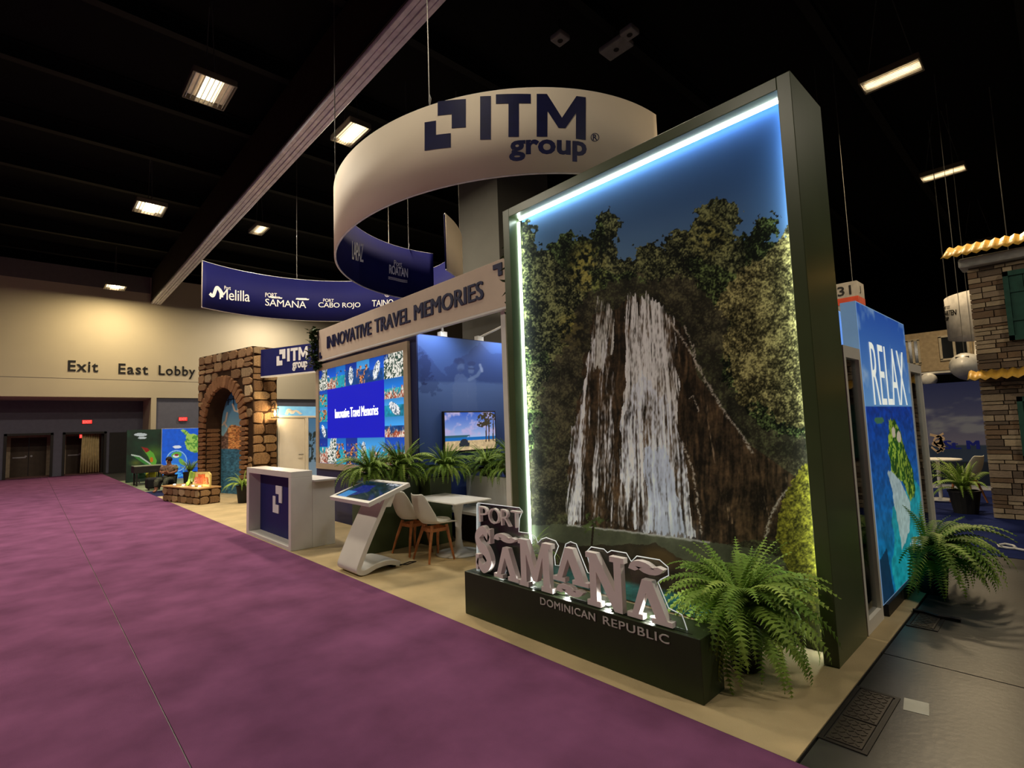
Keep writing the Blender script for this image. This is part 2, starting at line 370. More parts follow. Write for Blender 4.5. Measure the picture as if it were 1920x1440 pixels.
# ---------------------------------------------------------------- waterfall light box
m_green = mat('olive_green_paint', rgb(72, 84, 52), 0.30, 0.45, var=0.06, scale=1.5)
m_led = mat('led_strip', (.9, 1, .95), 0.5, emit=26.0, ecol=(.86, 1.0, .95))
YB = 3.79; YPRINT = 3.97
lb = thing('waterfall_light_box', 'tall olive green framed wall with glowing waterfall jungle print', 'light box', (-2.63, 4.1, 0))
box('frame_post', m_green, lb, -1.222, -1.13, YB, 4.44, .008, 4.0, bevel=.004)
box('frame_post', m_green, lb, -4.13, -4.03, YB, 4.44, .008, 4.0, bevel=.004)
box('frame_top', m_green, lb, -4.03, -1.222, YB, 4.44, 3.905, 4.0, bevel=.004)
box('back_panel', m_green, lb, -4.03, -1.222, 3.985, 4.43, .008, 3.905)
for x in (-4.028, -1.236): box('led_strip', m_led, lb, x, x+.012, 3.925, 3.945, .05, 3.88)
box('led_strip', m_led, lb, -4.0, -1.25, 3.915, 3.935, 3.888, 3.902)
def paint_falls(px, py, s, t):
    n1 = fbm(px/28, py/28, 5); n2 = fbm(px/7+50, py/7+9, 3); n3 = fbm(px/90+7, py/90+3, 3)
    jx = px+(fbm(px/9, py/9, 3)-.5)*34; jy = py+(fbm(px/9+40, py/9+40, 3)-.5)*34
    k = np.clip((py-180)/300, 0, 1)[:, None]
    img = C3(42, 80, 152)*(1-k)+C3(92, 128, 168)*k
    trees = [(940, 380), (985, 415), (1003, 430), (1012, 470), (1040, 452), (1062, 430), (1085, 447), (1106, 440), (1116, 408), (1145, 398), (1168, 420), (1152, 452), (1162, 482),
             (1183, 490), (1195, 462), (1216, 455), (1240, 462), (1256, 436), (1290, 425), (1310, 392), (1345, 372), (1387, 382), (1394, 412), (1372, 446), (1404, 436), (1426, 408), (1452, 398),
             (1459, 432), (1436, 452), (1466, 446), (1500, 420), (1560, 420), (1560, 1400), (940, 1400)]
    forest = inpoly(jx, jy, trees)
    n4 = fbm(px/2.4+3, py/2.4+8, 2)
    lum = np.clip(.36+1.2*(n1-.5)+1.2*(n2-.5)+1.5*(n4-.5)+.6*(n3-.5), .03, 1)[:, None]
    lum = lum**1.35; fol = C3(13, 17, 12)*(1-lum)+C3(146, 150, 98)*lum; fol = fol*np.where(n3[:, None] > .5, C3(255, 255, 255), C3(225, 255, 225))
    img = lay(img, forest, fol)
    yel = inell(px, py, 1100, 500, 42, 60, 0, .6)+inell(px, py, 1075, 620, 40, 45, 0, .7)+inell(px, py, 1330, 440, 60, 50, 0, .8)*.6
    img = lay(img, forest*np.clip(yel, 0, 1)*np.clip((n2-.42)*5, 0, 1)*.75, C3(196, 184, 92))
    dark = inpoly(jx, jy, [(1165, 520), (1300, 520), (1365, 600), (1350, 700), (1420, 800), (1510, 830), (1560, 1400), (940, 1400), (985, 900), (1020, 720), (1060, 640), (1090, 560)])
    img = lay(img, dark*.62, np.clip((C3(58, 52, 42)[None]*(.5+1.2*n1[:, None])), 0, 1))
    # brown rock behind and right of the falls
    rock = inpoly(px+(n1-.5)*30, py+(n1-.5)*20, [(1110, 590), (1200, 560), (1270, 600), (1320, 720), (1400, 830), (1500, 900), (1500, 1010), (1350, 1020), (1070, 985), (1064, 880), (1090, 740)])
    st = fbm((px+(fbm(px/26, py/60, 2)-.5)*12)/5, py/52, 4)*.75+fbm(px/3, py/5, 2)*.25
    img = lay(img, rock*.9, C3(30, 25, 19)+(C3(132, 102, 72)-C3(30, 25, 19))*np.clip(st*1.5-.42+.8*(n1-.5)+.4*(n2-.5), 0, 1)[:, None])
    # bright leaning tree on the right
    rt = inpoly(jx, jy, [(1338, 570), (1380, 512), (1440, 478), (1480, 430), (1560, 430), (1560, 810), (1470, 800), (1430, 765), (1385, 755), (1368, 700), (1352, 640), (1372, 610)])
    rl = np.clip(.5+1.0*(n2-.5)+1.0*(n1-.5)+1.2*(n4-.5), 0, 1)[:, None]
    img = lay(img, rt*.9, C3(34, 32, 18)*(1-rl**1.3)+C3(206, 194, 128)*rl**1.3)
    # falls: fan shaped sheets of streaks
    def sheet(poly, dens, col=(232, 234, 238), fx=4.2, x0=1190, y0=380):
        nonlocal img
        wob = (fbm(px/26, py/80, 2)-.5)*8; u = (px+wob-x0)/(1+(py-560)*.0013)/fx
        q = fbm(u*.9, py/170, 2)*.40+fbm(u*2.2+5, py/60+3, 2)*.36+fbm(px/2.4, py/9, 2)*.24
        m = inpoly(px+(fbm(px/12, py/40, 2)-.5)*14, py+(fbm(px/4, py/50, 2)-.5)*26, poly)*np.clip((q-(1-dens)*1.0)*5.5, 0, 1)*.97
        img = lay(img, m, np.clip(C3(*col)[None]*(.62+.75*q[:, None]), 0, 1))
    sheet([(1112, 585), (1120, 562), (1140, 560), (1149, 580), (1150, 660), (1138, 700), (1112, 690), (1104, 650)], .62, (205, 205, 200), 3)
    sheet([(1106, 640), (1150, 640), (1150, 780), (1168, 880), (1185, 990), (1150, 985), (1066, 985), (1062, 880), (1086, 750)], .50, (214, 216, 222), 4)
    sheet([(1062, 860), (1080, 780), (1096, 740), (1092, 985), (1068, 985)], .62, (226, 230, 240), 4)
    sheet([(1176, 552), (1192, 548), (1200, 600), (1196, 760), (1168, 780), (1175, 640)], .66, (228, 228, 228), 3)
    sheet([(1200, 552), (1222, 556), (1246, 580), (1262, 600), (1268, 680), (1276, 790), (1262, 900), (1232, 900), (1196, 780), (1198, 640)], .66, (236, 236, 236), 4)
    sheet([(1166, 760), (1200, 700), (1262, 760), (1282, 850), (1304, 1010), (1190, 998), (1164, 900)], .62, (226, 232, 246), 4)
    sheet([(1205, 840), (1250, 840), (1285, 1005), (1215, 1000)], .78, (214, 226, 250), 4)
    sheet([(1262, 620), (1290, 660), (1330, 760), (1420, 860), (1490, 900), (1460, 1000), (1330, 960), (1290, 860)], .34, (186, 160, 130), 4)
    for P, w in (([(1252, 596), (1280, 636), (1300, 668), (1318, 705), (1345, 750), (1362, 778), (1390, 812), (1410, 850)], 2.6), ([(1284, 610), (1300, 650), (1306, 690)], 1.8),
                 ([(1294, 745), (1302, 740), (1308, 775)], 1.5), ([(1280, 832), (1300, 880), (1310, 960), (1316, 1000)], 2.2), ([(1505, 895), (1470, 925), (1446, 965), (1436, 1005)], 3.2)):
        img = lay(img, np.clip((w*1.3-dline(px+(n2-.5)*9, py+(n1-.5)*8, P))/w, 0, 1)*np.clip((n4-.3)*4, 0, .85), C3(206, 196, 182))
    img = lay(img, inell(px, py, 1255, 1000, 70, 38, 4, .9)*.55, C3(176, 190, 210))
    # pool, boulders, water in front
    pool = inpoly(px, py+(n2-.5)*5, [(985, 985), (1062, 983), (1180, 997), (1300, 1012), (1420, 1030), (1500, 1060), (1400, 1060), (1250, 1050), (985, 1010)])
    img = lay(img, pool*.9, C3(86, 92, 72)*(.75+.5*n1[:, None]))
    img = lay(img, np.clip((3-dline(px, py+(n2-.5)*4, [(1064, 984), (1180, 997), (1330, 1017)]))/3, 0, 1)*.8, C3(216, 220, 220))
    bank = inpoly(px+(n2-.5)*6, py+(n1-.5)*16, [(940, 1005), (1100, 1022), (1230, 1020), (1300, 1060), (1420, 1090), (1560, 1100), (1560, 1400), (940, 1400)])
    img = lay(img, bank*.92, C3(50, 45, 34)*(.4+1.2*n1[:, None]))
    img = lay(img, bank*inell(px, py, 1240, 1045, 50, 22, 18, .6)*.7, C3(96, 78, 46))
    for cx, cy, r in ((1110, 972, 9), (1100, 985, 10), (1126, 978, 9), (1116, 992, 9)): img = lay(img, inell(jx, jy, cx, cy, r, r*.55)*.9, C3(70, 84, 46)*(.5+n2[:, None]))
    img = lay(img, (dline(px, py, [(1108, 1040), (1112, 990)]) < 2), C3(40, 34, 24))
    moss = inpoly(px+(n2-.5)*10, py+(n2-.5)*8, [(1456, 1010), (1460, 960), (1476, 918), (1500, 880), (1520, 860), (1570, 860), (1570, 1260), (1520, 1260), (1480, 1080)])
    img = lay(img, moss, C3(40, 40, 16)+(C3(186, 180, 60)-C3(40, 40, 16))*np.clip(n2*.9+n4*.9-.45-np.clip((py-1050)/260, 0, .8), 0, 1)[:, None])
    wat = np.clip((t-.955)/.012, 0, 1)*np.clip((1440-px)/60, 0, 1)
    return lay(img, wat*.85, C3(60, 140, 146)*(.7+.6*fbm(px/14, py/4, 3)[:, None]))
graphic('print', lb, (-4.03, YPRINT, .02), XP, ZP, 2.808, 3.885, 520, 700, paint_falls, print_mat('waterfall_print', 0.7, spec=.08))

# ---------------------------------------------------------------- plinth and illuminated sign
m_pl = mat('dark_green_paint', rgb(40, 52, 26), 0.4, 0.4, var=0.05)
pl = thing('sign_plinth', 'long low dark green plinth carrying the illuminated port sign', 'plinth', (-2.62, 2.94, 0))
box('body', m_pl, pl, -3.712, -1.535, 2.81, 3.065, 0.008, .364, bevel=.004)
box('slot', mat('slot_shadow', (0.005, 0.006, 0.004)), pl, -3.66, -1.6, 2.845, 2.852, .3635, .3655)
for txt, x0, x1 in (('DOMINICAN', -2.79, -2.278), ('REPUBLIC', -2.215, -1.729)):
    flat_text('lettering', txt, mat('pale_letter', rgb(206, 204, 196), 0.5), pl, (x0, 2.81, .286), XP, ZP, x1-x0, .052, heavy=.003, depth=.004, spacing=1.08)
sg = thing('port_sign', 'clear acrylic sign with pink white raised port letters and an added edge glow', 'sign', (-2.64, 2.88, .366))
def acrylic(name, tint=(1, 1, 1), gloss=.06):
    m = bpy.data.materials.new(name); m.use_nodes = True; nt = m.node_tree; nt.nodes.remove(nt.nodes['Principled BSDF'])
    tr = nt.nodes.new('ShaderNodeBsdfTransparent'); gl = nt.nodes.new('ShaderNodeBsdfGlossy'); mx = nt.nodes.new('ShaderNodeMixShader')
    fr = nt.nodes.new('ShaderNodeFresnel'); fr.inputs['IOR'].default_value = 1.35
    tr.inputs['Color'].default_value = (*tint, 1); gl.inputs['Roughness'].default_value = gloss
    nt.links.new(fr.outputs['Fac'], mx.inputs['Fac']); nt.links.new(tr.outputs['BSDF'], mx.inputs[1]); nt.links.new(gl.outputs['BSDF'], mx.inputs[2])
    nt.links.new(mx.outputs['Shader'], nt.nodes['Material Output'].inputs['Surface']); return m
m_acr = acrylic('clear_acrylic', (.97, .985, .98))
def z6(x, y, Y=2.888): p = PY(840+x/3.273, 900+y/3.273, Y); return (p[0], p[2])
outline = [(-3.634, .366), z6(177, 148), z6(185, 140)] + [z6(*q) for q in [(440, 170), (458, 190), (440, 240), (436, 318), (510, 328), (540, 350), (552, 385), (575, 362), (605, 353), (662, 374), (680, 405), (655, 470), (660, 522),
          (686, 525), (724, 392), (752, 378), (788, 392), (858, 568), (884, 576), (850, 440), (880, 410), (958, 424), (980, 446), (1004, 432), (1096, 448), (1126, 500), (1160, 466), (1300, 490), (1352, 535), (1355, 585), (1306, 610), (1290, 626), (1355, 785), (1436, 826), (1455, 876)]] + [(-1.655, .366)]
MB().prism(outline, lambda a, b, d: (a, d, b), 2.882, 2.890).build('acrylic_panel', m_acr, sg)
m_edge_glow = mat('acrylic_edge_glow', rgb(238, 244, 242), 0.3, 0.5, emit=.35, ecol=(.95, 1, .98))  # weak emission stands in for the light the acrylic edge catches
MB().tube([(a, 2.886, b) for a, b in outline], .0035, 5).build('acrylic_edge_glow', m_edge_glow, sg)
m_face = mat('letter_face', rgb(246, 236, 232), 0.45, 0.3, var=0.02)
G_A = [(0, 0), (.36, 0), (.36, .12), (.27, .12), (.455, .68), (.65, .12), (.56, .12), (.56, 0), (1, 0), (1, .12), (.90, .12), (.60, 1), (.38, 1), (.12, .12), (0, .12)]
G_M = [(0, 0), (.30, 0), (.30, .1), (.24, .1), (.24, .70), (.44, .16), (.56, .16), (.74, .70), (.74, .1), (.68, .1), (.68, 0), (1, 0), (1, .1), (.93, .1), (.93, .9), (1, .9), (1, 1), (.74, 1), (.5, .42), (.28, 1), (0, 1), (0, .9), (.07, .9), (.07, .1), (0, .1)]
G_N = [(0, 0), (.36, 0), (.36, .1), (.27, .1), (.27, .66), (.72, 0), (.92, 0), (.92, .9), (1, .9), (1, 1), (.64, 1), (.64, .9), (.74, .9), (.74, .36), (.29, 1), (0, 1), (0, .9), (.09, .9), (.09, .1), (0, .1)]
def stroke(P, w, n=8):
    """outline of a thick smooth stroke through P (Catmull-Rom)"""
    P = [np.array(p, float) for p in P]; Q = [2*P[0]-P[1]]+P+[2*P[-1]-P[-2]]; C = []
    for i in range(1, len(Q)-2):
        for k in range(n):
            t = k/n; a, b, c, d = Q[i-1:i+3]
            C.append(.5*((2*b)+(c-a)*t+(2*a-5*b+4*c-d)*t*t+(3*b-a-3*c+d)*t**3))
    C.append(P[-1]); C = np.array(C); T = np.gradient(C, axis=0); T /= np.linalg.norm(T, axis=1)[:, None]; N = np.c_[-T[:, 1], T[:, 0]]
    ww = np.array([w(i/(len(C)-1)) if callable(w) else w for i in range(len(C))])[:, None]
    return [tuple(p) for p in C-N*ww]+[tuple(p) for p in (C+N*ww)[::-1]]
S_POLY = [stroke([(.84, .76), (.52, .95), (.2, .78), (.34, .57), (.66, .45), (.82, .24), (.5, .05), (.16, .22)], lambda q: .075+.055*math.sin(math.pi*q)), [(.74, .66), (.92, .66), (.92, 1.0), (.80, 1.0)], [(.08, 0), (.2, 0), (.26, .36), (.08, .36)]]
TILDE = [stroke([(.04, .25), (.3, .78), (.64, .34), (.95, .72)], lambda q: .12+.14*math.sin(math.pi*q))]
def sletter(polys, x0, x1, z0, z1, d=.045, y1=2.880):
    b = MB()
    for p in polys: b.prism(p, lambda a, c, q: (x0+(x1-x0)*a, y1-q, z0+(z1-z0)*c), d, 0.0)
    return b.build('raised_letter', m_face, sg)
sletter(S_POLY, -3.60, -3.36, .400, .755)
sletter([G_A], -3.345, -3.04, .380, .630); sletter(TILDE, -3.32, -3.08, .665, .735)
sletter([G_M], -3.045, -2.69, .372, .725)
sletter([G_A], -2.68, -2.35, .480, .725); sletter(TILDE, -2.64, -2.41, .385, .465)
sletter([G_N], -2.365, -2.05, .372, .725)
sletter([G_A], -2.04, -1.72, .372, .622); sletter(TILDE, -2.0, -1.77, .650, .730)
for c, x0, x1 in (('P', -3.54, -3.43), ('O', -3.415, -3.275), ('R', -3.255, -3.145), ('T', -3.135, -3.02)):
    vs, fs = text_mesh(c, -.012, 1.0)
    MB().add([(x0+(x1-x0)*a, 2.880-.03*(1-q), .80+.13*b) for a, b, q in vs], fs).build('raised_letter', m_face, sg)
m_puck = mat('puck_glow', (.9, .9, .9), 0.4, emit=30, ecol=(1, 1, .96))
for k, (zx, zy) in enumerate(((335, 590), (515, 640), (735, 705), (985, 775), (1260, 850))):
    x = PY(840+zx/3.273, 900+zy/3.273, 2.915)[0]
    p = thing('puck_light', 'small round puck light on plinth behind the %s raised letter' % ('first', 'third', 'fourth', 'fifth', 'last')[k], 'light', (x, 2.915, .364), group='puck lights on the plinth')
    MB().lathe([(.022, .0005), (.022, .012), (.018, .014)], (x, 2.915, .364), 14).build('housing', m_alu, p)
    MB().lathe([(.016, .0142), (.016, .016)], (x, 2.915, .364), 14).build('lens', m_puck, p)
    L = bpy.data.lights.new('puck_lamp', 'POINT'); L.energy = 2.4; L.shadow_soft_size = .02; L.color = (1, .97, .9)
    lo = bpy.data.objects.new('puck_lamp', L); COL.objects.link(lo); lo.location = (x, 2.915, .405); adopt(lo, p)

# ---------------------------------------------------------------- hanging ring banners
m_bw = mat('cream_banner_fabric', rgb(226, 212, 192), 0.7, 0.2, var=0.015, scale=1.2)
m_bn = mat('navy_banner_fabric', rgb(17, 20, 84), 0.7, 0.2, var=0.03, scale=1.2)
m_tube = mat('banner_tube', rgb(226, 226, 226), 0.4, 0.4)
R1C, R1R, R2C, R2R, ZB, ZT = (-7.04, 6.62), 3.18, (-11.4, 4.55), 3.40, 4.83, 6.0
def ringpt(c, R, th, z, tilt): x, y = c[0]+R*math.cos(th), c[1]+R*math.sin(th); return (x, y, z+tilt[0]*(x-c[0])+tilt[1]*(y-c[1]))
def ring(parent, c, R, a0, a1, tilt, n=90):
    for nm, rr, m in (('outer_face', R, m_bw), ('inner_face', R-.03, m_bn)):
        b = MB()
        for i in range(n+1):
            th = math.radians(a0+(a1-a0)*i/n); b.v += [ringpt(c, rr, th, ZB, tilt), ringpt(c, rr, th, ZT, tilt)]
            if i: k = 2*i; b.f.append((k-2, k, k+1, k-1) if rr == R else (k-2, k-1, k+1, k))
        o = b.build(nm, m, parent, smooth=True); s = o.modifiers.new('fabric_thickness', 'SOLIDIFY'); s.thickness = .006
    for z in (ZB, ZT):
        MB().tube([ringpt(c, R-.015, math.radians(a0+(a1-a0)*i/n), z, tilt) for i in range(n+1)], .016, 6).build('frame_tube', m_tube, parent, smooth=True)
def cyl(px, py, c, R, tilt, far):
    d = ray(px, py); ox, oy = -c[0], -c[1]
    A = d[0]**2+d[1]**2; B = d[0]*ox+d[1]*oy; Cc = ox*ox+oy*oy-R*R; q = math.sqrt(max(0, B*B-A*Cc)); t = (-B+(q if far else -q))/A
    x, y, z = d[0]*t, d[1]*t, CAM_H+d[2]*t
    return math.atan2(y-c[1], x-c[0]), z-tilt[0]*(x-c[0])-tilt[1]*(y-c[1])
def on_ring(name, parent, m, geo, corners, c, R, tilt, far, lift, depth=.006):
    """geo: list of outlines or (verts, faces); corners: photo pixels of the lower left, lower right, upper left, upper right"""
    (t0, z0), (t1, z1), (t2, z2), (t3, z3) = [cyl(x, y, c, R, tilt, far) for x, y in corners]
    f = lambda a, b, d: ringpt(c, R+(lift+d)*(-1 if far else 1), (t0+(t1-t0)*a)*(1-b)+(t2+(t3-t2)*a)*b, (z0+(z1-z0)*a)*(1-b)+(z2+(z3-z2)*a)*b, tilt)
    mb = MB()
    if isinstance(geo, tuple): mb.add([f(a, b, d*depth) for a, b, d in geo[0]], geo[1])
    else:
        bm = bmesh.new()
        for p in geo:
            try: bm.faces.new([bm.verts.new((a, b, 0)) for a, b in p])
            except ValueError: pass
        for i in range(1, 12): bmesh.ops.bisect_plane(bm, geom=bm.verts[:]+bm.edges[:]+bm.faces[:], plane_co=(i/12, 0, 0), plane_no=(1, 0, 0))
        bmesh.ops.triangulate(bm, faces=bm.faces[:]); bm.verts.index_update()
        mb.add([f(v.co.x, v.co.y, depth) for v in bm.verts], [tuple(v.index for v in q.verts) for q in bm.faces]); bm.free()
    return mb.build(name, m, parent)
r1 = thing('ring_banner', 'large hanging cream ring banner with navy company logo on its outside', 'banner', (-7.04, 6.62, 4.83)); T1 = (.057, .045)
ring(r1, R1C, R1R, 2, -187, T1)
def q1(x0, x1, y0, y1, s=0):  # box in the zoomed ring view, s = drop of the right end
    f = lambda x, y: (580+x/2.824, 140+y/2.824); return [f(x0, y1), f(x1, y1-s), f(x0, y0), f(x1, y0-s)]
G_I = [[(0, 0), (1, 0), (1, 1), (0, 1)]]; G_T = [[(.36, 0), (.66, 0), (.66, .78), (1, .78), (1, 1), (0, 1), (0, .78), (.36, .78)]]
G_MS = [[(0, 0), (.21, 0), (.21, .60), (.43, .22), (.57, .22), (.79, .60), (.79, 0), (1, 0), (1, 1), (.80, 1), (.5, .46), (.20, 1), (0, 1)]]
on_ring('logo_mark', r1, m_ink, LOGO, q1(612, 830, 155, 405, 24), R1C, R1R, T1, False, .004)
on_ring('letter_i', r1, m_ink, G_I, q1(905, 962, 117, 347, 2), R1C, R1R, T1, False, .004)
on_ring('letter_t', r1, m_ink, G_T, q1(988, 1172, 107, 334, 2), R1C, R1R, T1, False, .004)
on_ring('letter_m', r1, m_ink, G_MS, q1(1203, 1462, 104, 330, -18), R1C, R1R, T1, False, .004)
on_ring('group_lettering', r1, m_ink, text_mesh('group', .03, 1, 1.0, 10), q1(1058, 1467, 352, 462, -6), R1C, R1R, T1, False, .004)
on_ring('registered_mark', r1, m_ink, text_mesh('R', .01, 1), q1(1500, 1522, 318, 348), R1C, R1R, T1, False, .004)
rm = [(.5+.5*math.cos(2*math.pi*i/24), .5+.5*math.sin(2*math.pi*i/24)) for i in range(25)]; rn = [(.5+.42*(a-.5)/.5, .5+.42*(b-.5)/.5) for a, b in rm]
on_ring('registered_circle', r1, m_ink, [rm+rn[::-1]], q1(1488, 1533, 311, 356), R1C, R1R, T1, False, .004)
def qf(x0, x1, y0, y1, s=0): return [(x0, y1), (x1, y1+s), (x0, y0), (x1, y0+s)]
WAVES = [stroke([(0, y), (.25, y+.03), (.5, y), (.75, y-.03), (1, y)], .025, 5) for y in (.06, .18, .30)]
on_ring('la_paz_lettering', r1, m_wlet, text_mesh('LAPAZ', .0, 1, .8, 5), qf(659, 680, 452, 486, 6), R1C, R1R-.03, T1, True, .012)
on_ring('roatan_lettering', r1, m_wlet, text_mesh('ROATAN', .01, 1, .9, 6), qf(729, 764, 496, 513, 8), R1C, R1R-.03, T1, True, .012)
on_ring('small_port_lettering', r1, m_wlet, text_mesh('Port', .0, 1, .9, 4), qf(738, 753, 488, 498, 3), R1C, R1R-.03, T1, True, .012)
on_ring('wave_mark', r1, m_wlet, WAVES, qf(727, 763, 508, 524, 7), R1C, R1R-.03, T1, True, .012)
on_ring('edge_lettering', r1, m_wlet, text_mesh('PORT', .01, 1, .9, 4), qf(631, 639, 432, 446, 4), R1C, R1R-.03, T1, True, .012)
r2 = thing('ring_banner', 'hanging curved banner, navy inside listing ports beside the track', 'banner', (-11.4, 4.55, 4.83)); T2 = (0, 0)
ring(r2, R2C, R2R, 207, 27, T2)
for nm, txt, q in (('melilla_lettering', 'Melilla', qf(411, 468, 541, 561, 5)), ('small_port_lettering', 'Port', qf(420, 432, 536, 543, 1)), ('small_port_lettering', 'PORT', qf(497, 519, 549, 557, 1)), ('samana_lettering', 'SAMANA', qf(497, 574, 560, 573, 5)),
                   ('small_port_lettering', 'PORT', qf(606, 626, 560, 566, 1)), ('cabo_rojo_lettering', 'CABO ROJO', qf(597, 676, 567, 579, 0)), ('taino_lettering', 'TAINO', qf(698, 738, 563, 575, -2))):
    on_ring(nm, r2, m_wlet, text_mesh(txt, .0, 1, .95, 8), q, R2C, R2R-.03, T2, True, .012)
on_ring('melilla_swash', r2, m_wlet, [stroke([(.02, .3), (.3, .15), (.6, .9), (.9, .55), (1, .1)], .13, 6)], qf(392, 415, 535, 557, 3), R2C, R2R-.03, T2, True, .012)
on_ring('samana_accents', r2, m_wlet, [stroke([(0+o, .3), (.03+o, .9), (.07+o, .2), (.1+o, .7)], .12, 4) for o in (.2, .86)], qf(497, 574, 554, 559, 5), R2C, R2R-.03, T2, True, .012)
on_ring('taino_emblem', r2, m_wlet, [rm+rn[::-1], [(.5, .2), (.8, .5), (.5, .8), (.2, .5)]], qf(722, 731, 548, 557), R2C, R2R-.03, T2, True, .012)
for k, (cc, R, th, tl, nm) in enumerate(((R1C, R1R, -62, T1, r1), (R1C, R1R, -110, T1, r1), (R1C, R1R, -175, T1, r1), (R2C, R2R, 165, T2, r2), (R2C, R2R, 120, T2, r2), (R2C, R2R, 60, T2, r2))):
    p = ringpt(cc, R-.015, math.radians(th), ZT, tl)
    MB().tube([p, (p[0], p[1], 9.95)], .008, 5).build('hanging_cable', m_cable, nm)
    MB().tube([(p[0], p[1], p[2]+.02), (p[0]+.03, p[1], p[2]+.1), (p[0], p[1], p[2]+.2), (p[0]-.03, p[1], p[2]+.1), (p[0], p[1], p[2]+.02)], .01, 6).build('shackle', m_alu, nm)
# ---------------------------------------------------------------- video wall tower
FZ = .008  # top of the booth carpet
m_tower = mat('tower_navy', rgb(34, 40, 86), 0.5, 0.3, var=0.03)
m_bez = mat('beige_bezel', rgb(190, 172, 146), 0.5, 0.3, var=0.02)
tw = thing('video_wall_tower', 'navy booth tower holding the blue video wall under the header', 'tower', (-8.26, 5.3, FZ))
box('body', m_tower, tw, -10.09, -6.447, 4.11, 6.7, FZ, 3.02)
MB().box(-10.0, -9.87, 4.06, 4.11, .94, 2.93).box(-6.74, -6.62, 4.06, 4.11, .94, 2.93).box(-9.87, -6.74, 4.06, 4.11, .94, 1.045).box(-9.87, -6.74, 4.06, 4.11, 2.81, 2.93).build('screen_bezel', m_bez, tw)
def paint_wall(px, py, s, t):
    img = np.tile(C3(10, 60, 160), (len(s), 1)); xs_ = [0, .115, .235, .36, .50, .645, .80, 1.0]; ys_ = [0, .22, .40, .56, .74, 1.0]; k = 0
    g1 = fbm(s*44, t*25, 4); g2 = fbm(s*130, t*74, 2); rr = random.Random(3)
    for i in range(7):
        for j in range(5):
            if 1 <= i <= 5 and 1 <= j <= 3: continue
            k += 1; u = (s-xs_[i])/(xs_[i+1]-xs_[i]); v = (t-ys_[j])/(ys_[j+1]-ys_[j]); m = (u >= 0)*(u < 1)*(v >= 0)*(v < 1)
            sky = C3(*rr.choice([(14, 80, 190), (8, 50, 150), (60, 150, 220), (20, 110, 200)])); sea = C3(*rr.choice([(20, 140, 170), (10, 70, 140), (30, 170, 190)])); hz = rr.uniform(.25, .5)
            tile = np.where((v < hz)[:, None], sky*(.9+.5*v[:, None]), sea*(.55+.9*g1[:, None]))
            kind = rr.randrange(4)
            if kind == 0: tile = lay(tile, np.clip((v-hz-.05+(g1-.5))*6, 0, 1), np.where((g2 > .5)[:, None], C3(232, 214, 196), C3(170, 84, 60))*(.5+.8*g1[:, None]))
            if kind == 1: tile = lay(tile, inell(u, v, .5, .55, .2, .42, rr.choice((-30, 0, 25))), np.where((g2 > .46)[:, None], C3(240, 242, 244), C3(90, 110, 130)))
            if kind == 2: tile = lay(tile, np.clip((u*rr.choice((-1, 1))+v-rr.uniform(0, .6)+.8*(g1-.5))*6, 0, 1), np.where((g2 > .5)[:, None], C3(236, 232, 220), C3(40, 70, 60)))
            if kind == 3: tile = lay(tile, np.clip((g1-.5)*9, 0, 1)*(v > .2), np.where((g2 > .48)[:, None], C3(238, 150, 92), C3(60, 30, 30)))
            img = lay(img, m.astype(float), np.clip(tile, 0, 1))
    return lay(img, ((s > xs_[1])*(s < xs_[6])*(t > ys_[1])*(t < ys_[4])).astype(float), C3(10, 20, 190))
scr = graphic('screen', tw, (-9.87, 4.085, 1.045), XP, ZP, 3.13, 1.765, 330, 190, paint_wall, print_mat('led_wall_pixels', emit=1.0))
flat_text('screen_lettering', 'Innovative Travel Memories', mat('screen_white', (.9, .9, .9), emit=1.2, ecol=(1, 1, 1)), scr, (-9.18, 4.085, 1.87), XP, ZP, 1.62, .17, heavy=.012, depth=.001, spacing=.95)
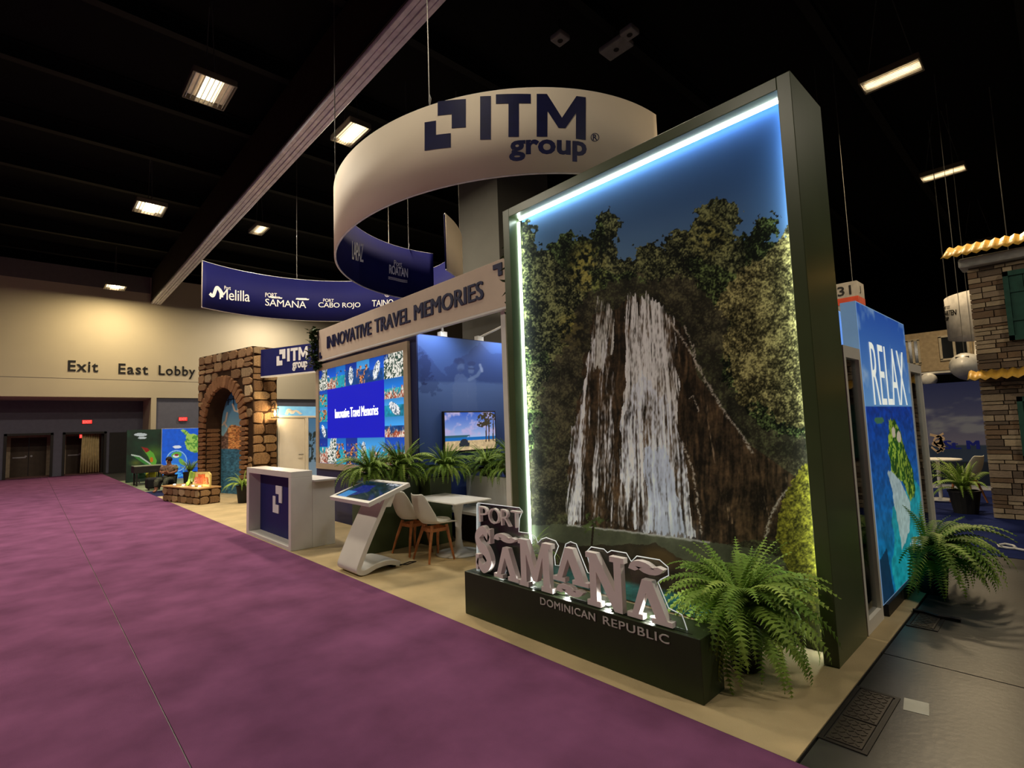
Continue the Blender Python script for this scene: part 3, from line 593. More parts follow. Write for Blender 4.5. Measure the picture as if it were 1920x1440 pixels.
def paint_couple(px, py, s, t):
    n1 = fbm(px/40, py/30, 4); n2 = fbm(px/6, py/6, 3)
    k = t[:, None]; img = C3(72, 104, 176)*(1-k)+C3(44, 62, 124)*k
    img = lay(img, inpoly(px+(n1-.5)*40, py+(n1-.5)*30, [(780, 640), (830, 700), (880, 660), (905, 645), (930, 670), (1000, 660), (1000, 715), (780, 712)])*.35, C3(42, 60, 120))
    img = lay(img, np.clip((py-713-(px-780)*.02)/4, 0, 1)*np.clip((820-py)/90, 0, 1)*.45, C3(112, 142, 200))
    img = lay(img, inell(px+(n2-.5)*26, py+(n2-.5)*26, 793, 690, 16, 28)*.45+inell(px+(n2-.5)*22, py+(n2-.5)*22, 803, 724, 22, 14)*.3, C3(30, 44, 96))
    lt, dk = C3(122, 148, 200), C3(46, 62, 118)
    for P in ([(850, 712), (856, 701), (868, 700), (876, 710), (878, 740), (876, 790), (850, 790), (848, 740)], [(876, 712), (884, 705), (893, 712), (894, 745), (896, 790), (876, 790)]):
        img = lay(img, inpoly(px+(n2-.5)*6, py+(n2-.5)*6, P)*np.clip((790-py)/50, 0, 1)*.5, C3(104, 128, 186))
    img = lay(img, inell(px+(n2-.5)*5, py+(n2-.5)*5, 863, 687, 8, 12, 0, .4)*.45, lt); img = lay(img, inell(px+(n2-.5)*7, py+(n2-.5)*5, 861, 677, 10, 7, 0, .3)*.6, dk); img = lay(img, inell(px, py, 864, 694, 7, 5, 0, .6)*.4, dk)
    img = lay(img, inell(px+(n2-.5)*5, py+(n2-.5)*5, 883, 693, 7, 10, 0, .4)*.5, lt); img = lay(img, inell(px+(n2-.5)*5, py, 884, 682, 9, 5, 0, .3)*.55, dk); img = lay(img, (np.abs(py-691) < 1.5)*(np.abs(px-884) < 6)*.6, dk)
    img = lay(img, np.clip((4-dline(px, py, [(880, 712), (895, 704), (903, 692)]))/2, 0, 1)*.7, lt); img = lay(img, np.clip((3-dline(px, py, [(900, 684), (904, 696)]))/1.5, 0, 1)*.8, C3(150, 170, 215))
    return img
graphic('side_print', tw, (-6.44, 4.125, .3), YP, ZP, 2.55, 2.71, 170, 180, paint_couple, print_mat('couple_print', 0.4, spec=.4))
def paint_tv(px, py, s, t):
    n1 = fbm(s*8, t*6, 4); n2 = fbm(s*30, t*20, 3)
    k = np.clip(t/.62, 0, 1)[:, None]; img = C3(60, 100, 200)*(1-k)+C3(170, 190, 235)*k
    img = lay(img, np.clip((n1-.45)*5, 0, 1)*(t < .62), C3(190, 180, 226))
    img = lay(img, ((t > .6) & (t < .72) & (s < .35+.2*n2)).astype(float), C3(50, 96, 110)); img = lay(img, ((t > .66) & (t < .76)).astype(float), C3(20, 110, 190))
    img = lay(img, (t > .75).astype(float), C3(212, 184, 140)*(.8+.4*n2[:, None]))
    for x in (.80, .86, .95): img = lay(img, (dline(s, t, [(x, .8), (x+.02, .2)]) < .012).astype(float), C3(70, 50, 40))
    img = lay(img, (inell(s, t, .84, .2, .22, .2)*(n2 > .45)+inell(s, t, .74, .34, .12, .07)*(n2 > .5)), C3(64, 56, 40))
    return lay(img, inell(s, t, .36, .8, .08, .1)+((np.abs(s-.36) < .1) & (np.abs(t-.86) < .05)), C3(40, 44, 56))
tv = thing('wall_tv', 'flat television showing a palm beach on the blue print wall', 'television', (-6.44, 5.03, 1.26))
box('housing', m_dark, tv, -6.435, -6.385, 4.52, 5.55, 1.25, 1.87, bevel=.006)
graphic('screen', tv, (-6.384, 4.54, 1.27), YP, ZP, .99, .58, 110, 70, paint_tv, print_mat('tv_pixels', emit=.85))
for y, y2, lb_ in ((4.62, 4.35, 'arm light nearer the header on top of the print wall'), (5.35, 5.75, 'arm light with raised head on top of the print wall')):
    a = thing('arm_light', lb_, 'spotlight', (-6.5, y, 3.02), group='arm lights on the tower')
    box('clamp', m_whitep, a, -6.55, -6.46, y-.06, y+.06, 3.022, 3.1)
    MB().tube([(-6.5, y, 3.08), (-6.32, (y+y2)/2, 3.2), (-6.1, y2, 3.34)], .018, 8).build('arm', m_whitep, a)
    M_ = Matrix.Translation((-6.04, y2, 3.35)) @ Matrix.Rotation(math.radians(-25), 4, 'Y')
    MB().box(-.1, .1, -.13, .13, -.015, .02, M_).build('head', m_whitep, a, bevel=.008)
    MB().box(-.085, .085, -.11, .11, -.02, -.0155, M_).build('lens', mat('spot_lens', (.9, .9, .85), emit=22, ecol=(1, .97, .86)), a)
    L = bpy.data.lights.new('spot_lamp', 'SPOT'); L.energy = 46; L.spot_size = math.radians(120); L.spot_blend = .8; L.color = (.95, .97, 1); L.shadow_soft_size = .06
    lo = bpy.data.objects.new('spot_lamp', L); COL.objects.link(lo); lo.location = (-6.02, y2, 3.31)
    lo.rotation_euler = Vector((-.42, 0, -1.0)).to_track_quat('-Z', 'Y').to_euler(); adopt(lo, a)
# header beam
m_head = mat('header_laminate', rgb(214, 196, 176), 0.6, 0.25, var=0.015)
hd = thing('header_sign', 'long cream header beam above the video wall with navy capital letters', 'sign', (-6.95, 4.04, 2.98))
box('panel', m_head, hd, -9.75, -4.14, 4.0, 4.055, 3.0, 3.575, bevel=.004)
box('return_end', m_head, hd, -9.75, -9.69, 4.0, 4.1, 3.0, 3.575)
box('light_trim', m_whitep, hd, -9.75, -4.14, 3.995, 4.055, 2.972, 2.998)
box('support_post', m_whitep, hd, -4.52, -4.44, 4.06, 4.12, .01, 3.5)
for w_, a, b_ in (('INNOVATIVE', 613.8, 697), ('TRAVEL', 703, 770), ('MEMORIES', 777, 907.5)):
    x0, x1 = PY(a, 640-(a-613)*.33, 4.0)[0], PY(b_, 640-(b_-613)*.33, 4.0)[0]
    flat_text('lettering', w_, m_ink, hd, (x0, 4.0, 3.17), XP, ZP, x1-x0, .225, depth=.012, heavy=.022)
flat_poly('corner_mark', [[(0, 0), (1, 0), (1, .4), (.45, .4), (.45, 1), (0, 1)]], m_ink, hd, (-9.64, 4.0, 3.02), XP, ZP, .1, .12, .012)
flat_poly('corner_mark', [[(.55, 0), (1, 0), (1, 1), (0, 1), (0, .62), (.55, .62)]], m_ink, hd, (-4.55, 4.0, 3.38), XP, ZP, .16, .15, .012)
# ---------------------------------------------------------------- stone gateway
TH = math.radians(12.5); AD = np.array([math.cos(TH), math.sin(TH), 0]); AN = np.array([-math.sin(TH), math.cos(TH), 0])
AO = np.array([-17.209, 3.953, 0])-AN*.4-AD*.06
def A(x, y, z): return AO+AD*x+AN*y+ZP*z
AM = Matrix(((AD[0], AN[0], 0, AO[0]), (AD[1], AN[1], 0, AO[1]), (0, 0, 1, 0), (0, 0, 0, 1)))
def rand_mat(name, cols, rough=.85, bump=.6, scale=9):
    m = mat(name, cols[0], rough, .2, var=.0, bump=bump, scale=scale, bscale=scale*5); nt = m.node_tree
    b = nt.nodes['Principled BSDF']; oi = nt.nodes.new('ShaderNodeObjectInfo'); cr = nt.nodes.new('ShaderNodeValToRGB')
    while len(cr.color_ramp.elements) < len(cols): cr.color_ramp.elements.new(.5)
    for i, c in enumerate(cols): cr.color_ramp.elements[i].position = i/(len(cols)-1); cr.color_ramp.elements[i].color = (*c, 1)
    nz = [n for n in nt.nodes if n.type == 'TEX_NOISE'][0]; mx = nt.nodes.new('ShaderNodeMix'); mx.data_type = 'RGBA'; mx.blend_type = 'MULTIPLY'; mx.inputs[0].default_value = .75
    r2_ = nt.nodes.new('ShaderNodeValToRGB'); r2_.color_ramp.elements[0].position = .3; r2_.color_ramp.elements[0].color = (.32, .29, .26, 1); r2_.color_ramp.elements[1].position = .68; r2_.color_ramp.elements[1].color = (1.0, 1.0, 1.0, 1)
    nt.links.new(oi.outputs['Random'], cr.inputs['Fac']); nt.links.new(nz.outputs['Fac'], r2_.inputs['Fac'])
    nt.links.new(cr.outputs['Color'], mx.inputs[6]); nt.links.new(r2_.outputs['Color'], mx.inputs[7]); nt.links.new(mx.outputs[2], b.inputs['Base Color']); return m
m_stone = rand_mat('rubble_stone', [rgb(206, 172, 126), rgb(152, 118, 84), rgb(184, 148, 108), rgb(124, 94, 66), rgb(222, 198, 156)])
m_brick = rand_mat('arch_brick', [rgb(166, 122, 84), rgb(132, 92, 62), rgb(178, 132, 92)])
m_mort = mat('dark_mortar', rgb(58, 42, 30), .9, .1)
def stone_mesh(seed, m):
    r = random.Random(seed); n = 9; b = MB(); pts = []
    for i in range(n):
        q = 2*math.pi*(i+.5)/n+r.uniform(-.15, .15); c, s = math.cos(q), math.sin(q); k = .5/max(abs(c), abs(s)); k *= r.uniform(.90, 1.03); pts.append((c*k, s*k))
    for f, d in ((1, 0), (1, .6), (.90, 1.0)): b.v += [(p[0]*f, -d, p[1]*f) for p in pts]
    for l in (0, 1): b.f += [(l*n+i, l*n+(i+1) % n, (l+1)*n+(i+1) % n, (l+1)*n+i) for i in range(n)]
    b.f.append(tuple(2*n+i for i in range(n))); return b.mesh('stone', m)
STONES = [stone_mesh(k, m_stone) for k in range(8)]; BRICKS = [stone_mesh(40+k, m_brick) for k in range(3)]
def piece(name, me, parent, P, ux, uz, w, h, d=.05, rot=0.0):
    """block with its back at P, width along ux, height along uz, standing proud along -(uz x ux)"""
    ux = Vector(tuple(ux)); uz = Vector(tuple(uz)); ny = uz.cross(ux)
    if rot: ux, uz = ux*math.cos(rot)+uz*math.sin(rot), uz*math.cos(rot)-ux*math.sin(rot)
    o = bpy.data.objects.new(name, me); COL.objects.link(o); adopt(o, parent)
    o.matrix_basis = Matrix(((ux.x*w, ny.x*d, uz.x*h, P[0]), (ux.y*w, ny.y*d, uz.y*h, P[1]), (ux.z*w, ny.z*d, uz.z*h, P[2]), (0, 0, 0, 1))); return o
def rubble(parent, fn, ux, w, h, seed, keep=lambda x, z: True, rows=(.2, .36), cols=(.22, .52), d=.035, gap=.014):
    r = random.Random(seed); z = 0
    while z < h-.06:
        rh = min(r.uniform(*rows), h-z)
        if h-z-rh < .1: rh = h-z
        x = 0
        while x < w-.04:
            cw = min(r.uniform(*cols), w-x)
            if w-x-cw < .12: cw = w-x
            parts_ = [(z, rh)] if rh < .27 or r.random() < .6 else [(z, rh*.5), (z+rh*.5, rh*.5)]
            for zz, hh in parts_:
                cx, cz = x+cw/2, zz+hh/2
                if keep(cx, cz): piece('stone', r.choice(STONES), parent, fn(cx, cz), ux, ZP, cw-gap, hh-gap, d*r.uniform(.7, 1.3))
            x += cw
        z += rh
W_, H_, DEP = 2.91, 3.94, .66; CX_, SPR = 1.42, 1.87
gt = thing('stone_gateway', 'rustic stone gateway with brick arch framing a harbour print', 'gateway', tuple(A(1.45, .3, FZ)), TH)
def arc(rx, rz, n=22): return [(CX_+rx*math.cos(math.pi*i/n), SPR+rz*math.sin(math.pi*i/n)) for i in range(n+1)]
core = [(CX_+.95, FZ), (W_, FZ), (W_, H_), (0, H_), (0, FZ), (CX_-.95, FZ)]+arc(.95, 1.09)[::-1]
MB().prism(core, lambda a, c, d: A(a, d, c), 0.0, DEP).build('masonry_core', m_mort, gt)
def outside_ring(x, z): return abs(x-CX_) > 1.31+.08 if z < SPR else ((x-CX_)/1.37)**2+((z-SPR)/1.46)**2 > 1.0
rubble(gt, lambda x, z: A(x, 0, z+FZ), AD, W_, H_-.01, 3, outside_ring)
rubble(gt, lambda x, z: A(W_, x, z+FZ), AN, DEP, H_-.01, 9, cols=(.28, .5))
for i in range(23):
    a = math.pi*(i+.5)/23; rx, rz = 1.13, 1.245; P = A(CX_+rx*math.cos(a), -.0, SPR+rz*math.sin(a))
    piece('arch_brick', BRICKS[i % 3], gt, P, AD, ZP, .165, .36, .07, rot=a-math.pi/2)
for s in (-1, 1):
    for i in range(15):
        piece('jamb_brick', BRICKS[i % 3], gt, A(CX_+s*1.13, 0, FZ+.06+i*.123), AD, ZP, .35, .112, .07)
for i in range(15):   # reveal of the opening
    piece('reveal_brick', BRICKS[(i+1) % 3], gt, A(CX_-.95, .2, FZ+.06+i*.123), AN, ZP, .38, .112, .02)
def paint_arch(px, py, s, t):
    n1 = fbm(px/9, py/9, 4); n2 = fbm(px/3, py/2, 3); k = np.clip((py-735)/75, 0, 1)[:, None]
    img = C3(60, 124, 180)*(1-k)+C3(150, 200, 216)*k
    img = lay(img, inpoly(px, py+(n1-.5)*10, [(380, 818), (400, 812), (420, 816), (430, 800), (465, 796), (465, 845), (380, 845)]), np.where((px > 428)[:, None], C3(236, 160, 96), C3(130, 104, 90))*(.3+1.3*n2[:, None]))
    img = lay(img, (py > 842).astype(float), C3(66, 120, 150)*(.55+.9*n2[:, None]))
    for x in (418, 428, 438): img = lay(img, (np.abs(px-x) < .9)*(py < 760)*(py > 722), C3(14, 30, 56))
    img = lay(img, (np.abs(py-750+.2*(px-428)) < 1.1)*(np.abs(px-428) < 18), C3(14, 30, 56))
    for P in ([(426, 774), (423, 790), (417, 797)], [(420, 792), (425, 800)], [(436, 758), (440, 770), (446, 772)], [(447, 758), (446, 772)]):
        img = lay(img, np.clip((2.0-dline(px, py, P)), 0, 1), C3(232, 214, 190))
    return img
graphic('harbour_print', gt, A(CX_-1.0-.4, .42, FZ), AD, ZP, 2.4, 3.02, 150, 190, paint_arch, print_mat('harbour_print'))
# lantern on the flank of the gateway
P = A(W_+.05, .5, 2.2); ln = thing('wall_lantern', 'small black lantern glowing warm on the gateway flank', 'lantern', tuple(P))
Mx = Matrix(((AD[0], AN[0], 0, P[0]), (AD[1], AN[1], 0, P[1]), (0, 0, 1, P[2]), (0, 0, 0, 1)))
b = MB().box(.06, .2, -.07, .07, -.15, -.13, Mx).box(.06, .2, -.07, .07, .1, .12, Mx)
for s in (.065, .19):
    for q in (-.065, .06): b.box(s, s+.008, q, q+.008, -.13, .1, Mx)
b.build('cage', m_dark, ln); MB().tube([Mx @ Vector(v) for v in ((.0, 0, .2), (.08, 0, .26), (.13, 0, .22), (.13, 0, .12))], .012, 6).build('bracket', m_dark, ln)
MB().lathe([(.012, -.09), (.03, -.04), (.022, .03), (.005, .06)], tuple(A(W_+.18, .5, 2.2)), 10).build('bulb', mat('warm_bulb', (1, .7, .4), emit=40, ecol=(1, .62, .25)), ln, smooth=True)
L = bpy.data.lights.new('lantern_lamp', 'POINT'); L.energy = 34; L.color = (1, .72, .38); L.shadow_soft_size = .05
lo = bpy.data.objects.new('lantern_lamp', L); COL.objects.link(lo); lo.location = tuple(A(W_+.26, .5, 2.17)); adopt(lo, ln)
# navy header between gateway and tower
H2 = math.radians(23); HD_ = np.array([math.cos(H2), math.sin(H2), 0]); HN = np.array([-math.sin(H2), math.cos(H2), 0]); _d = ray(489, 690); HP = CAM+_d*(((AO+AD*(W_+.055)-CAM) @ AD)/(_d @ AD))
def Hh(s, d, z): return np.array([HP[0], HP[1], 0])+HD_*s+HN*d+ZP*z
nh = thing('navy_header', 'navy beam with white company logo between gateway and tower', 'sign', tuple(Hh(1.4, .06, 3.14)), H2)
MB().prism([(.0, 3.15), (3.4, 3.15), (3.4, 3.85), (.0, 3.85)], lambda a, c, d: Hh(a+.5*d, d, c), 0, .12).build('panel', m_navy, nh)
MB().prism([(.0, 3.11), (3.4, 3.11), (3.4, 3.148), (.0, 3.148)], lambda a, c, d: Hh(a+.5*max(d, 0), d, c), -.005, .12).build('light_trim', m_whitep, nh)
HPt = lambda s, z: Hh(s, 0, z)
flat_poly('logo_mark', LOGO, m_wlet, nh, HPt(.58, 3.38), HD_, ZP, .30, .41, .01)
flat_poly('letter_i', G_I, m_wlet, nh, HPt(.95, 3.46), HD_, ZP, .08, .33, .01); flat_poly('letter_t', G_T, m_wlet, nh, HPt(1.07, 3.46), HD_, ZP, .24, .33, .01); flat_poly('letter_m', G_MS, m_wlet, nh, HPt(1.34, 3.46), HD_, ZP, .3, .33, .01)
flat_text('group_lettering', 'group', m_wlet, nh, HPt(1.13, 3.2), HD_, ZP, .5, .22, bold=.03, depth=.01)
# white storage closet behind the gateway
cl = thing('storage_closet', 'white storage closet with door beside the stone gateway', 'closet', tuple(A(W_-.2, 2.0, FZ)), TH)
def CM(x0, x1, y0, y1, z0, z1): return MB().box(x0, x1, y0, y1, z0, z1, AM)
CM(W_-1.5, W_-.03, DEP+.06, 3.6, FZ, 2.07).build('body', m_whitep, cl)
CM(W_-.1, W_, DEP+.06, 3.6, 2.12, 2.38).build('sign_strip', mat('light_blue_print', rgb(120, 186, 232), .5, emit=.35, ecol=rgb(110, 180, 235)), cl)
MB().prism(stroke([(.05, .1), (.2, .75), (.38, .25), (.6, .6), (.95, .15)], .09), lambda a, c, d: A(W_+d, DEP+.25+.5*a, 2.13+.22*c), .002, .008).build('wave_mark', m_wlet, cl)
CM(W_-.06, W_+.02, DEP+.06, 3.6, 2.07, 2.12).build('lintel', m_white, cl)
dr = CM(W_-.03, W_-.005, DEP+.08, DEP+.84, FZ, 2.04).build('door', m_white, cl, bevel=.003)
MB().tube([tuple(A(W_-.005, DEP+.76, 1.05)), tuple(A(W_+.05, DEP+.76, 1.05)), tuple(A(W_+.05, DEP+.62, 1.05))], .012, 6).build('handle', m_alu, dr)
CM(W_-.03, W_+.01, DEP+.86, DEP+.94, FZ, 2.07).build('door_post', m_white, cl)
def paint_strip(px, py, s, t):
    n = fbm(px/3, py/5, 3); k = t[:, None]; img = C3(110, 176, 224)*(1-k)+C3(206, 224, 232)*k
    return lay(img, ((t > .22)*(n > .5)*(s < .5)*(t < .7)).astype(float), C3(60, 74, 70))
graphic('beach_print', cl, A(W_+.012, DEP+.96, .3), AN, ZP, 1.1, 1.74, 40, 60, paint_strip, print_mat('closet_print', emit=.3))
# ---------------------------------------------------------------- stone bench with the painted letters
BO = PZ(303.9, 939.7); BO[2] = FZ
def Bp(x, y, z): return BO+AD*x+AN*y+ZP*z
BM = Matrix(((AD[0], AN[0], 0, BO[0]), (AD[1], AN[1], 0, BO[1]), (0, 0, 1, FZ), (0, 0, 0, 1)))
bn = thing('stone_bench', 'low stone clad bench in front of the arched gateway', 'bench', tuple(Bp(1, .25, 0)), TH)
MB().box(.02, 1.96, .03, .5, 0, .36, BM).build('core', m_mort, bn)
MB().box(-.01, 1.99, -.03, .52, .36, .395, BM).build('top_slab', mat('tan_slab', rgb(186, 146, 96), .8, .2, bump=.3), bn, bevel=.008)
rubble(bn, lambda x, z: Bp(x+.02, .03, z), AD, 1.94, .35, 21, rows=(.16, .19), cols=(.2, .36), d=.035, gap=.012)
rubble(bn, lambda x, z: Bp(1.96, x+.03, z), AN, .47, .35, 22, rows=(.16, .19), cols=(.2, .26), d=.035, gap=.012)
ms = thing('painted_sign', 'small painted yellow and orange letter sign standing on the stone bench', 'sign', tuple(Bp(1.45, .25, .397)), TH)
m_yl = mat('yellow_paint', rgb(238, 214, 130), .5); m_or = mat('orange_paint', rgb(226, 110, 50), .5); m_lg = mat('leaf_green_paint', rgb(140, 178, 70), .5)
MB().prism([(1.12, .40), (1.98, .40), (2.0, .70), (1.9, .76), (1.2, .74), (1.1, .6)], lambda a, c, d: Bp(a, d, c), .24, .28).build('backing', m_yl, ms)
MB().prism(stroke([(.86, .42), (1.0, .50), (1.08, .72), (1.16, .55), (1.2, .74)], .05), lambda a, c, d: Bp(a, d, c), .2, .238).build('initial_swash', m_lg, ms)
flat_text('lettering', 'elilla', m_or, ms, Bp(1.24, .24, .46), AD, ZP, .70, .24, bold=.03, depth=.02)
for k, x in enumerate((.45, .95, 1.45, 1.8)):
    p = thing('bench_spot', 'small white spot light on the stone bench, %s from the aisle end' % ('first', 'second', 'third', 'fourth')[k], 'light', tuple(Bp(x, .1, .396)), TH, 'spots on the stone bench')
    MB().lathe([(.04, 0), (.04, .03), (.03, .035)], tuple(Bp(x, .1, .396)), 12).build('housing', m_whitep, p)
    MB().lathe([(.028, .0355), (.026, .04)], tuple(Bp(x, .1, .396)), 12).build('lens', mat('bench_lens', (1, .95, .85), emit=12, ecol=(1, .92, .75)), p)
    if k % 2:
        L = bpy.data.lights.new('bench_lamp', 'POINT'); L.energy = 2.2; L.color = (1, .88, .65); L.shadow_soft_size = .03
        lo = bpy.data.objects.new('bench_lamp', L); COL.objects.link(lo); lo.location = tuple(Bp(x, .06, .50)); adopt(lo, p)
# ---------------------------------------------------------------- reception counter
rc = thing('reception_counter', 'white framed reception counter with recessed navy front and white logo', 'counter', (-8.42, 2.95, FZ))
MB().box(-9.42, -9.30, 2.66, 2.96, FZ, 1.0).box(-7.51, -7.42, 2.66, 2.96, FZ, 1.0).box(-9.42, -7.42, 2.66, 2.96, 1.0, 1.085).box(-9.30, -7.51, 2.66, 2.96, FZ, .06).build('portal_frame', m_white, rc, bevel=.004)
pn = box('front_panel', m_navy, rc, -9.30, -7.51, 2.84, 2.88, .06, 1.0)
flat_poly('logo_mark', LOGO, m_wlet, pn, (-8.66, 2.84, .40), XP, ZP, .40, .42, .012)
box('rear_cabinet', m_white, rc, -9.35, -7.42, 2.962, 3.29, FZ, .92, bevel=.004)
box('worktop', m_white, rc, -9.38, -7.36, 2.962, 3.32, .922, .95, bevel=.004)
# ---------------------------------------------------------------- touch kiosk
kx0, kx1 = -5.98, -5.49
ks = thing('touch_kiosk', 'white leaning touch screen kiosk at the edge of the purple carpet', 'kiosk', (-5.74, 2.95, FZ))
def prof(P, t):   # swept strip profile in the y-z plane, thickness t
    return stroke(P, t/2, 8)
MB().prism(prof([(3.22, .045), (3.08, .085), (2.92, .075), (2.78, .035), (2.705, .06), (2.73, .15), (2.86, .42), (3.0, .68), (3.10, .88)], .055), lambda a, c, d: (d, a, c+FZ), kx0, kx1).build('stand', m_white, ks, smooth=False, bevel=.006)
box('foot_pad', m_dark, ks, -5.9, -5.57, 3.16, 3.21, FZ, .04)
tl = math.atan2(.173, .535); KM = Matrix.Translation((-5.91, 2.78, .80)) @ Matrix.Rotation(tl, 4, 'X')
MB().box(-.51, .51, 0, .56, -.035, .0, KM).box(-.51, -.46, 0, .56, 0, .012, KM).box(.46, .51, 0, .56, 0, .012, KM).box(-.46, .46, 0, .05, 0, .012, KM).box(-.46, .46, .51, .56, 0, .012, KM).build('screen_housing', m_whitep, ks)
MB().prism([(0, 0), (.30, 0), (.16, -.16), (.06, -.12)], lambda a, c, d: tuple(KM @ Vector((d, a+.16, c-.036))), -.2, .36).build('hinge_bracket', m_whitep, ks)
def paint_kiosk(px, py, s, t):
    n = fbm(s*9, t*6, 4); img = C3(20, 46, 56)*(.5+1.0*n[:, None])
    img = lay(img, inpoly(s+.2*(n-.5), t, [(.1, .25), (.45, .2), (.55, .6), (.3, .9), (.12, .7)])*.8, C3(24, 40, 150))
    img = lay(img, ((s > .04)*(s < .3)*(t > .62)*(t < .96)).astype(float), C3(60, 150, 220)); img = lay(img, ((s > .62)*(t < .12)*(fbm(s*60, t*30, 2) > .5)).astype(float), C3(220, 225, 230))
    return img
Rm = np.array(KM.to_3x3()); o_ = np.array(KM @ Vector((-.46, .05, .004)))
kscr = graphic('touch_screen', ks, o_, Rm @ XP, Rm @ YP, .92, .46, 90, 50, paint_kiosk, print_mat('kiosk_pixels', rough=.1, emit=.7, spec=.5))
MB().tube([(-5.6, 3.2, .03), (-5.52, 3.33, .015), (-5.4, 3.38, .06), (-5.38, 3.28, .08), (-5.5, 3.22, .03)], .006, 6).build('power_cord', m_dark, ks)
# ---------------------------------------------------------------- chairs, table, bench seat
m_shell = mat('chair_shell', rgb(222, 220, 206), .4, .4, var=.01); m_pad = mat('chair_pad', rgb(226, 222, 208), .7, .2, var=.02); m_beech = mat('beech_wood', rgb(176, 112, 66), .5, .3, var=.15, scale=14)
def make_chair(label):
    t = thing('shell_chair', label, 'chair', (0, 0, 0), group='white shell chairs at the table')
    # side profile of the shell: back top -> seat front (y towards the table)
    pf = [(-.27, .83), (-.255, .72), (-.225, .60), (-.185, .51), (-.12, .455), (-.02, .44), (.10, .445), (.20, .455), (.24, .445)]
    hw = [.15, .20, .225, .235, .235, .23, .225, .21, .18]; cup = [.03, .05, .065, .075, .07, .05, .03, .015, .005]; b = MB(); n = 10
    for (y, z), w, c in zip(pf, hw, cup):
        for j in range(n+1):
            a = -1+2*j/n; e = a*a
            k = 1.0 if z > .5 else 0.35
            b.v.append((a*w, y+c*e*(1.6 if z > .5 else .3), z+c*e*(1-k*.6)))
    for i in range(len(pf)-1):
        for j in range(n): q = i*(n+1)+j; b.f.append((q, q+1, q+n+2, q+n+1))
    o = b.build('shell', m_shell, t, smooth=True, local=True)
    s = o.modifiers.new('shell_thickness', 'SOLIDIFY'); s.thickness = .016; s.offset = 1; s2 = o.modifiers.new('smooth', 'SUBSURF'); s2.levels = s2.render_levels = 1
    b = MB().lathe([(.0, .0), (.17, .0), (.19, .015), (.17, .035), (.0, .04)], (0, .04, .462), 20); b.build('seat_pad', m_pad, t, smooth=True, local=True)
    for sx in (-1, 1):
        for sy in (-1, 1):
            MB().tube([(sx*.10, .03+sy*.10, .43), (sx*.15, .01+sy*.14, .22), (sx*.195, sy*.175, FZ+.006)], .022, 8, .013).build('leg', m_beech, t, local=True)
    MB().box(-.11, .11, -.10, -.075, .36, .40).box(-.11, .11, .135, .16, .36, .40).build('seat_frame', m_beech, t, local=True)
    MB().box(-.125, -.10, -.08, .14, .36, .40).box(.10, .125, -.08, .14, .36, .40).build('seat_frame', m_beech, t, local=True)
    return t
c1 = make_chair('white shell chair with wooden legs, nearer the illuminated sign'); c1.location = (-5.49, 3.69, 0); c1.rotation_euler = (0, 0, math.radians(-4))
c2 = copy_tree(c1); c2['label'] = 'white shell chair with wooden legs, nearer the touch kiosk'; c2.location = (-6.0, 3.70, 0); c2.rotation_euler = (0, 0, math.radians(3))
tb = thing('pedestal_table', 'white pedestal table with rectangular top behind the shell chairs', 'table', (-5.55, 4.06, FZ))
MB().box(-6.07, -5.07, 3.74, 4.30, .69, .712).build('tabletop', m_whitep, tb, bevel=.01)
MB().lathe([(.30, 0), (.29, .012), (.14, .025), (.06, .07), (.04, .18), (.038, .32), (.05, .5), (.075, .62), (.1, .68)], (-5.52, 4.10, FZ), 28).build('pedestal', m_whitep, tb, smooth=True)
bs = thing('banquette_bench', 'white bench seat with tall back between planter and light box', 'bench', (-5.3, 4.7, FZ))
box('seat', m_whitep, bs, -6.33, -4.2, 4.46, 4.86, .41, .455, bevel=.008)
box('backrest', m_whitep, bs, -6.33, -4.2, 4.865, 4.905, .41, .90, bevel=.012)
box('base', m_dark, bs, -6.3, -4.25, 4.6, 4.86, FZ, .41)
# ---------------------------------------------------------------- planters
p1 = tag(MB().box(-6.74, -6.36, 3.23, 4.055, FZ, .93).build('fern_planter', m_green, bevel=.004), 'dark green planter box in front of the video wall', 'planter')
p2 = tag(MB().box(-6.43, -6.12, 4.08, 4.44, FZ, .93).build('fern_planter', m_green, bevel=.004), 'narrow green planter panel beside the pedestal table', 'planter')
p3 = tag(MB().box(-6.36, -4.2, 4.92, 5.22, FZ, .86).build('fern_planter', m_green, bevel=.004), 'green planter box behind the white bench seat', 'planter')
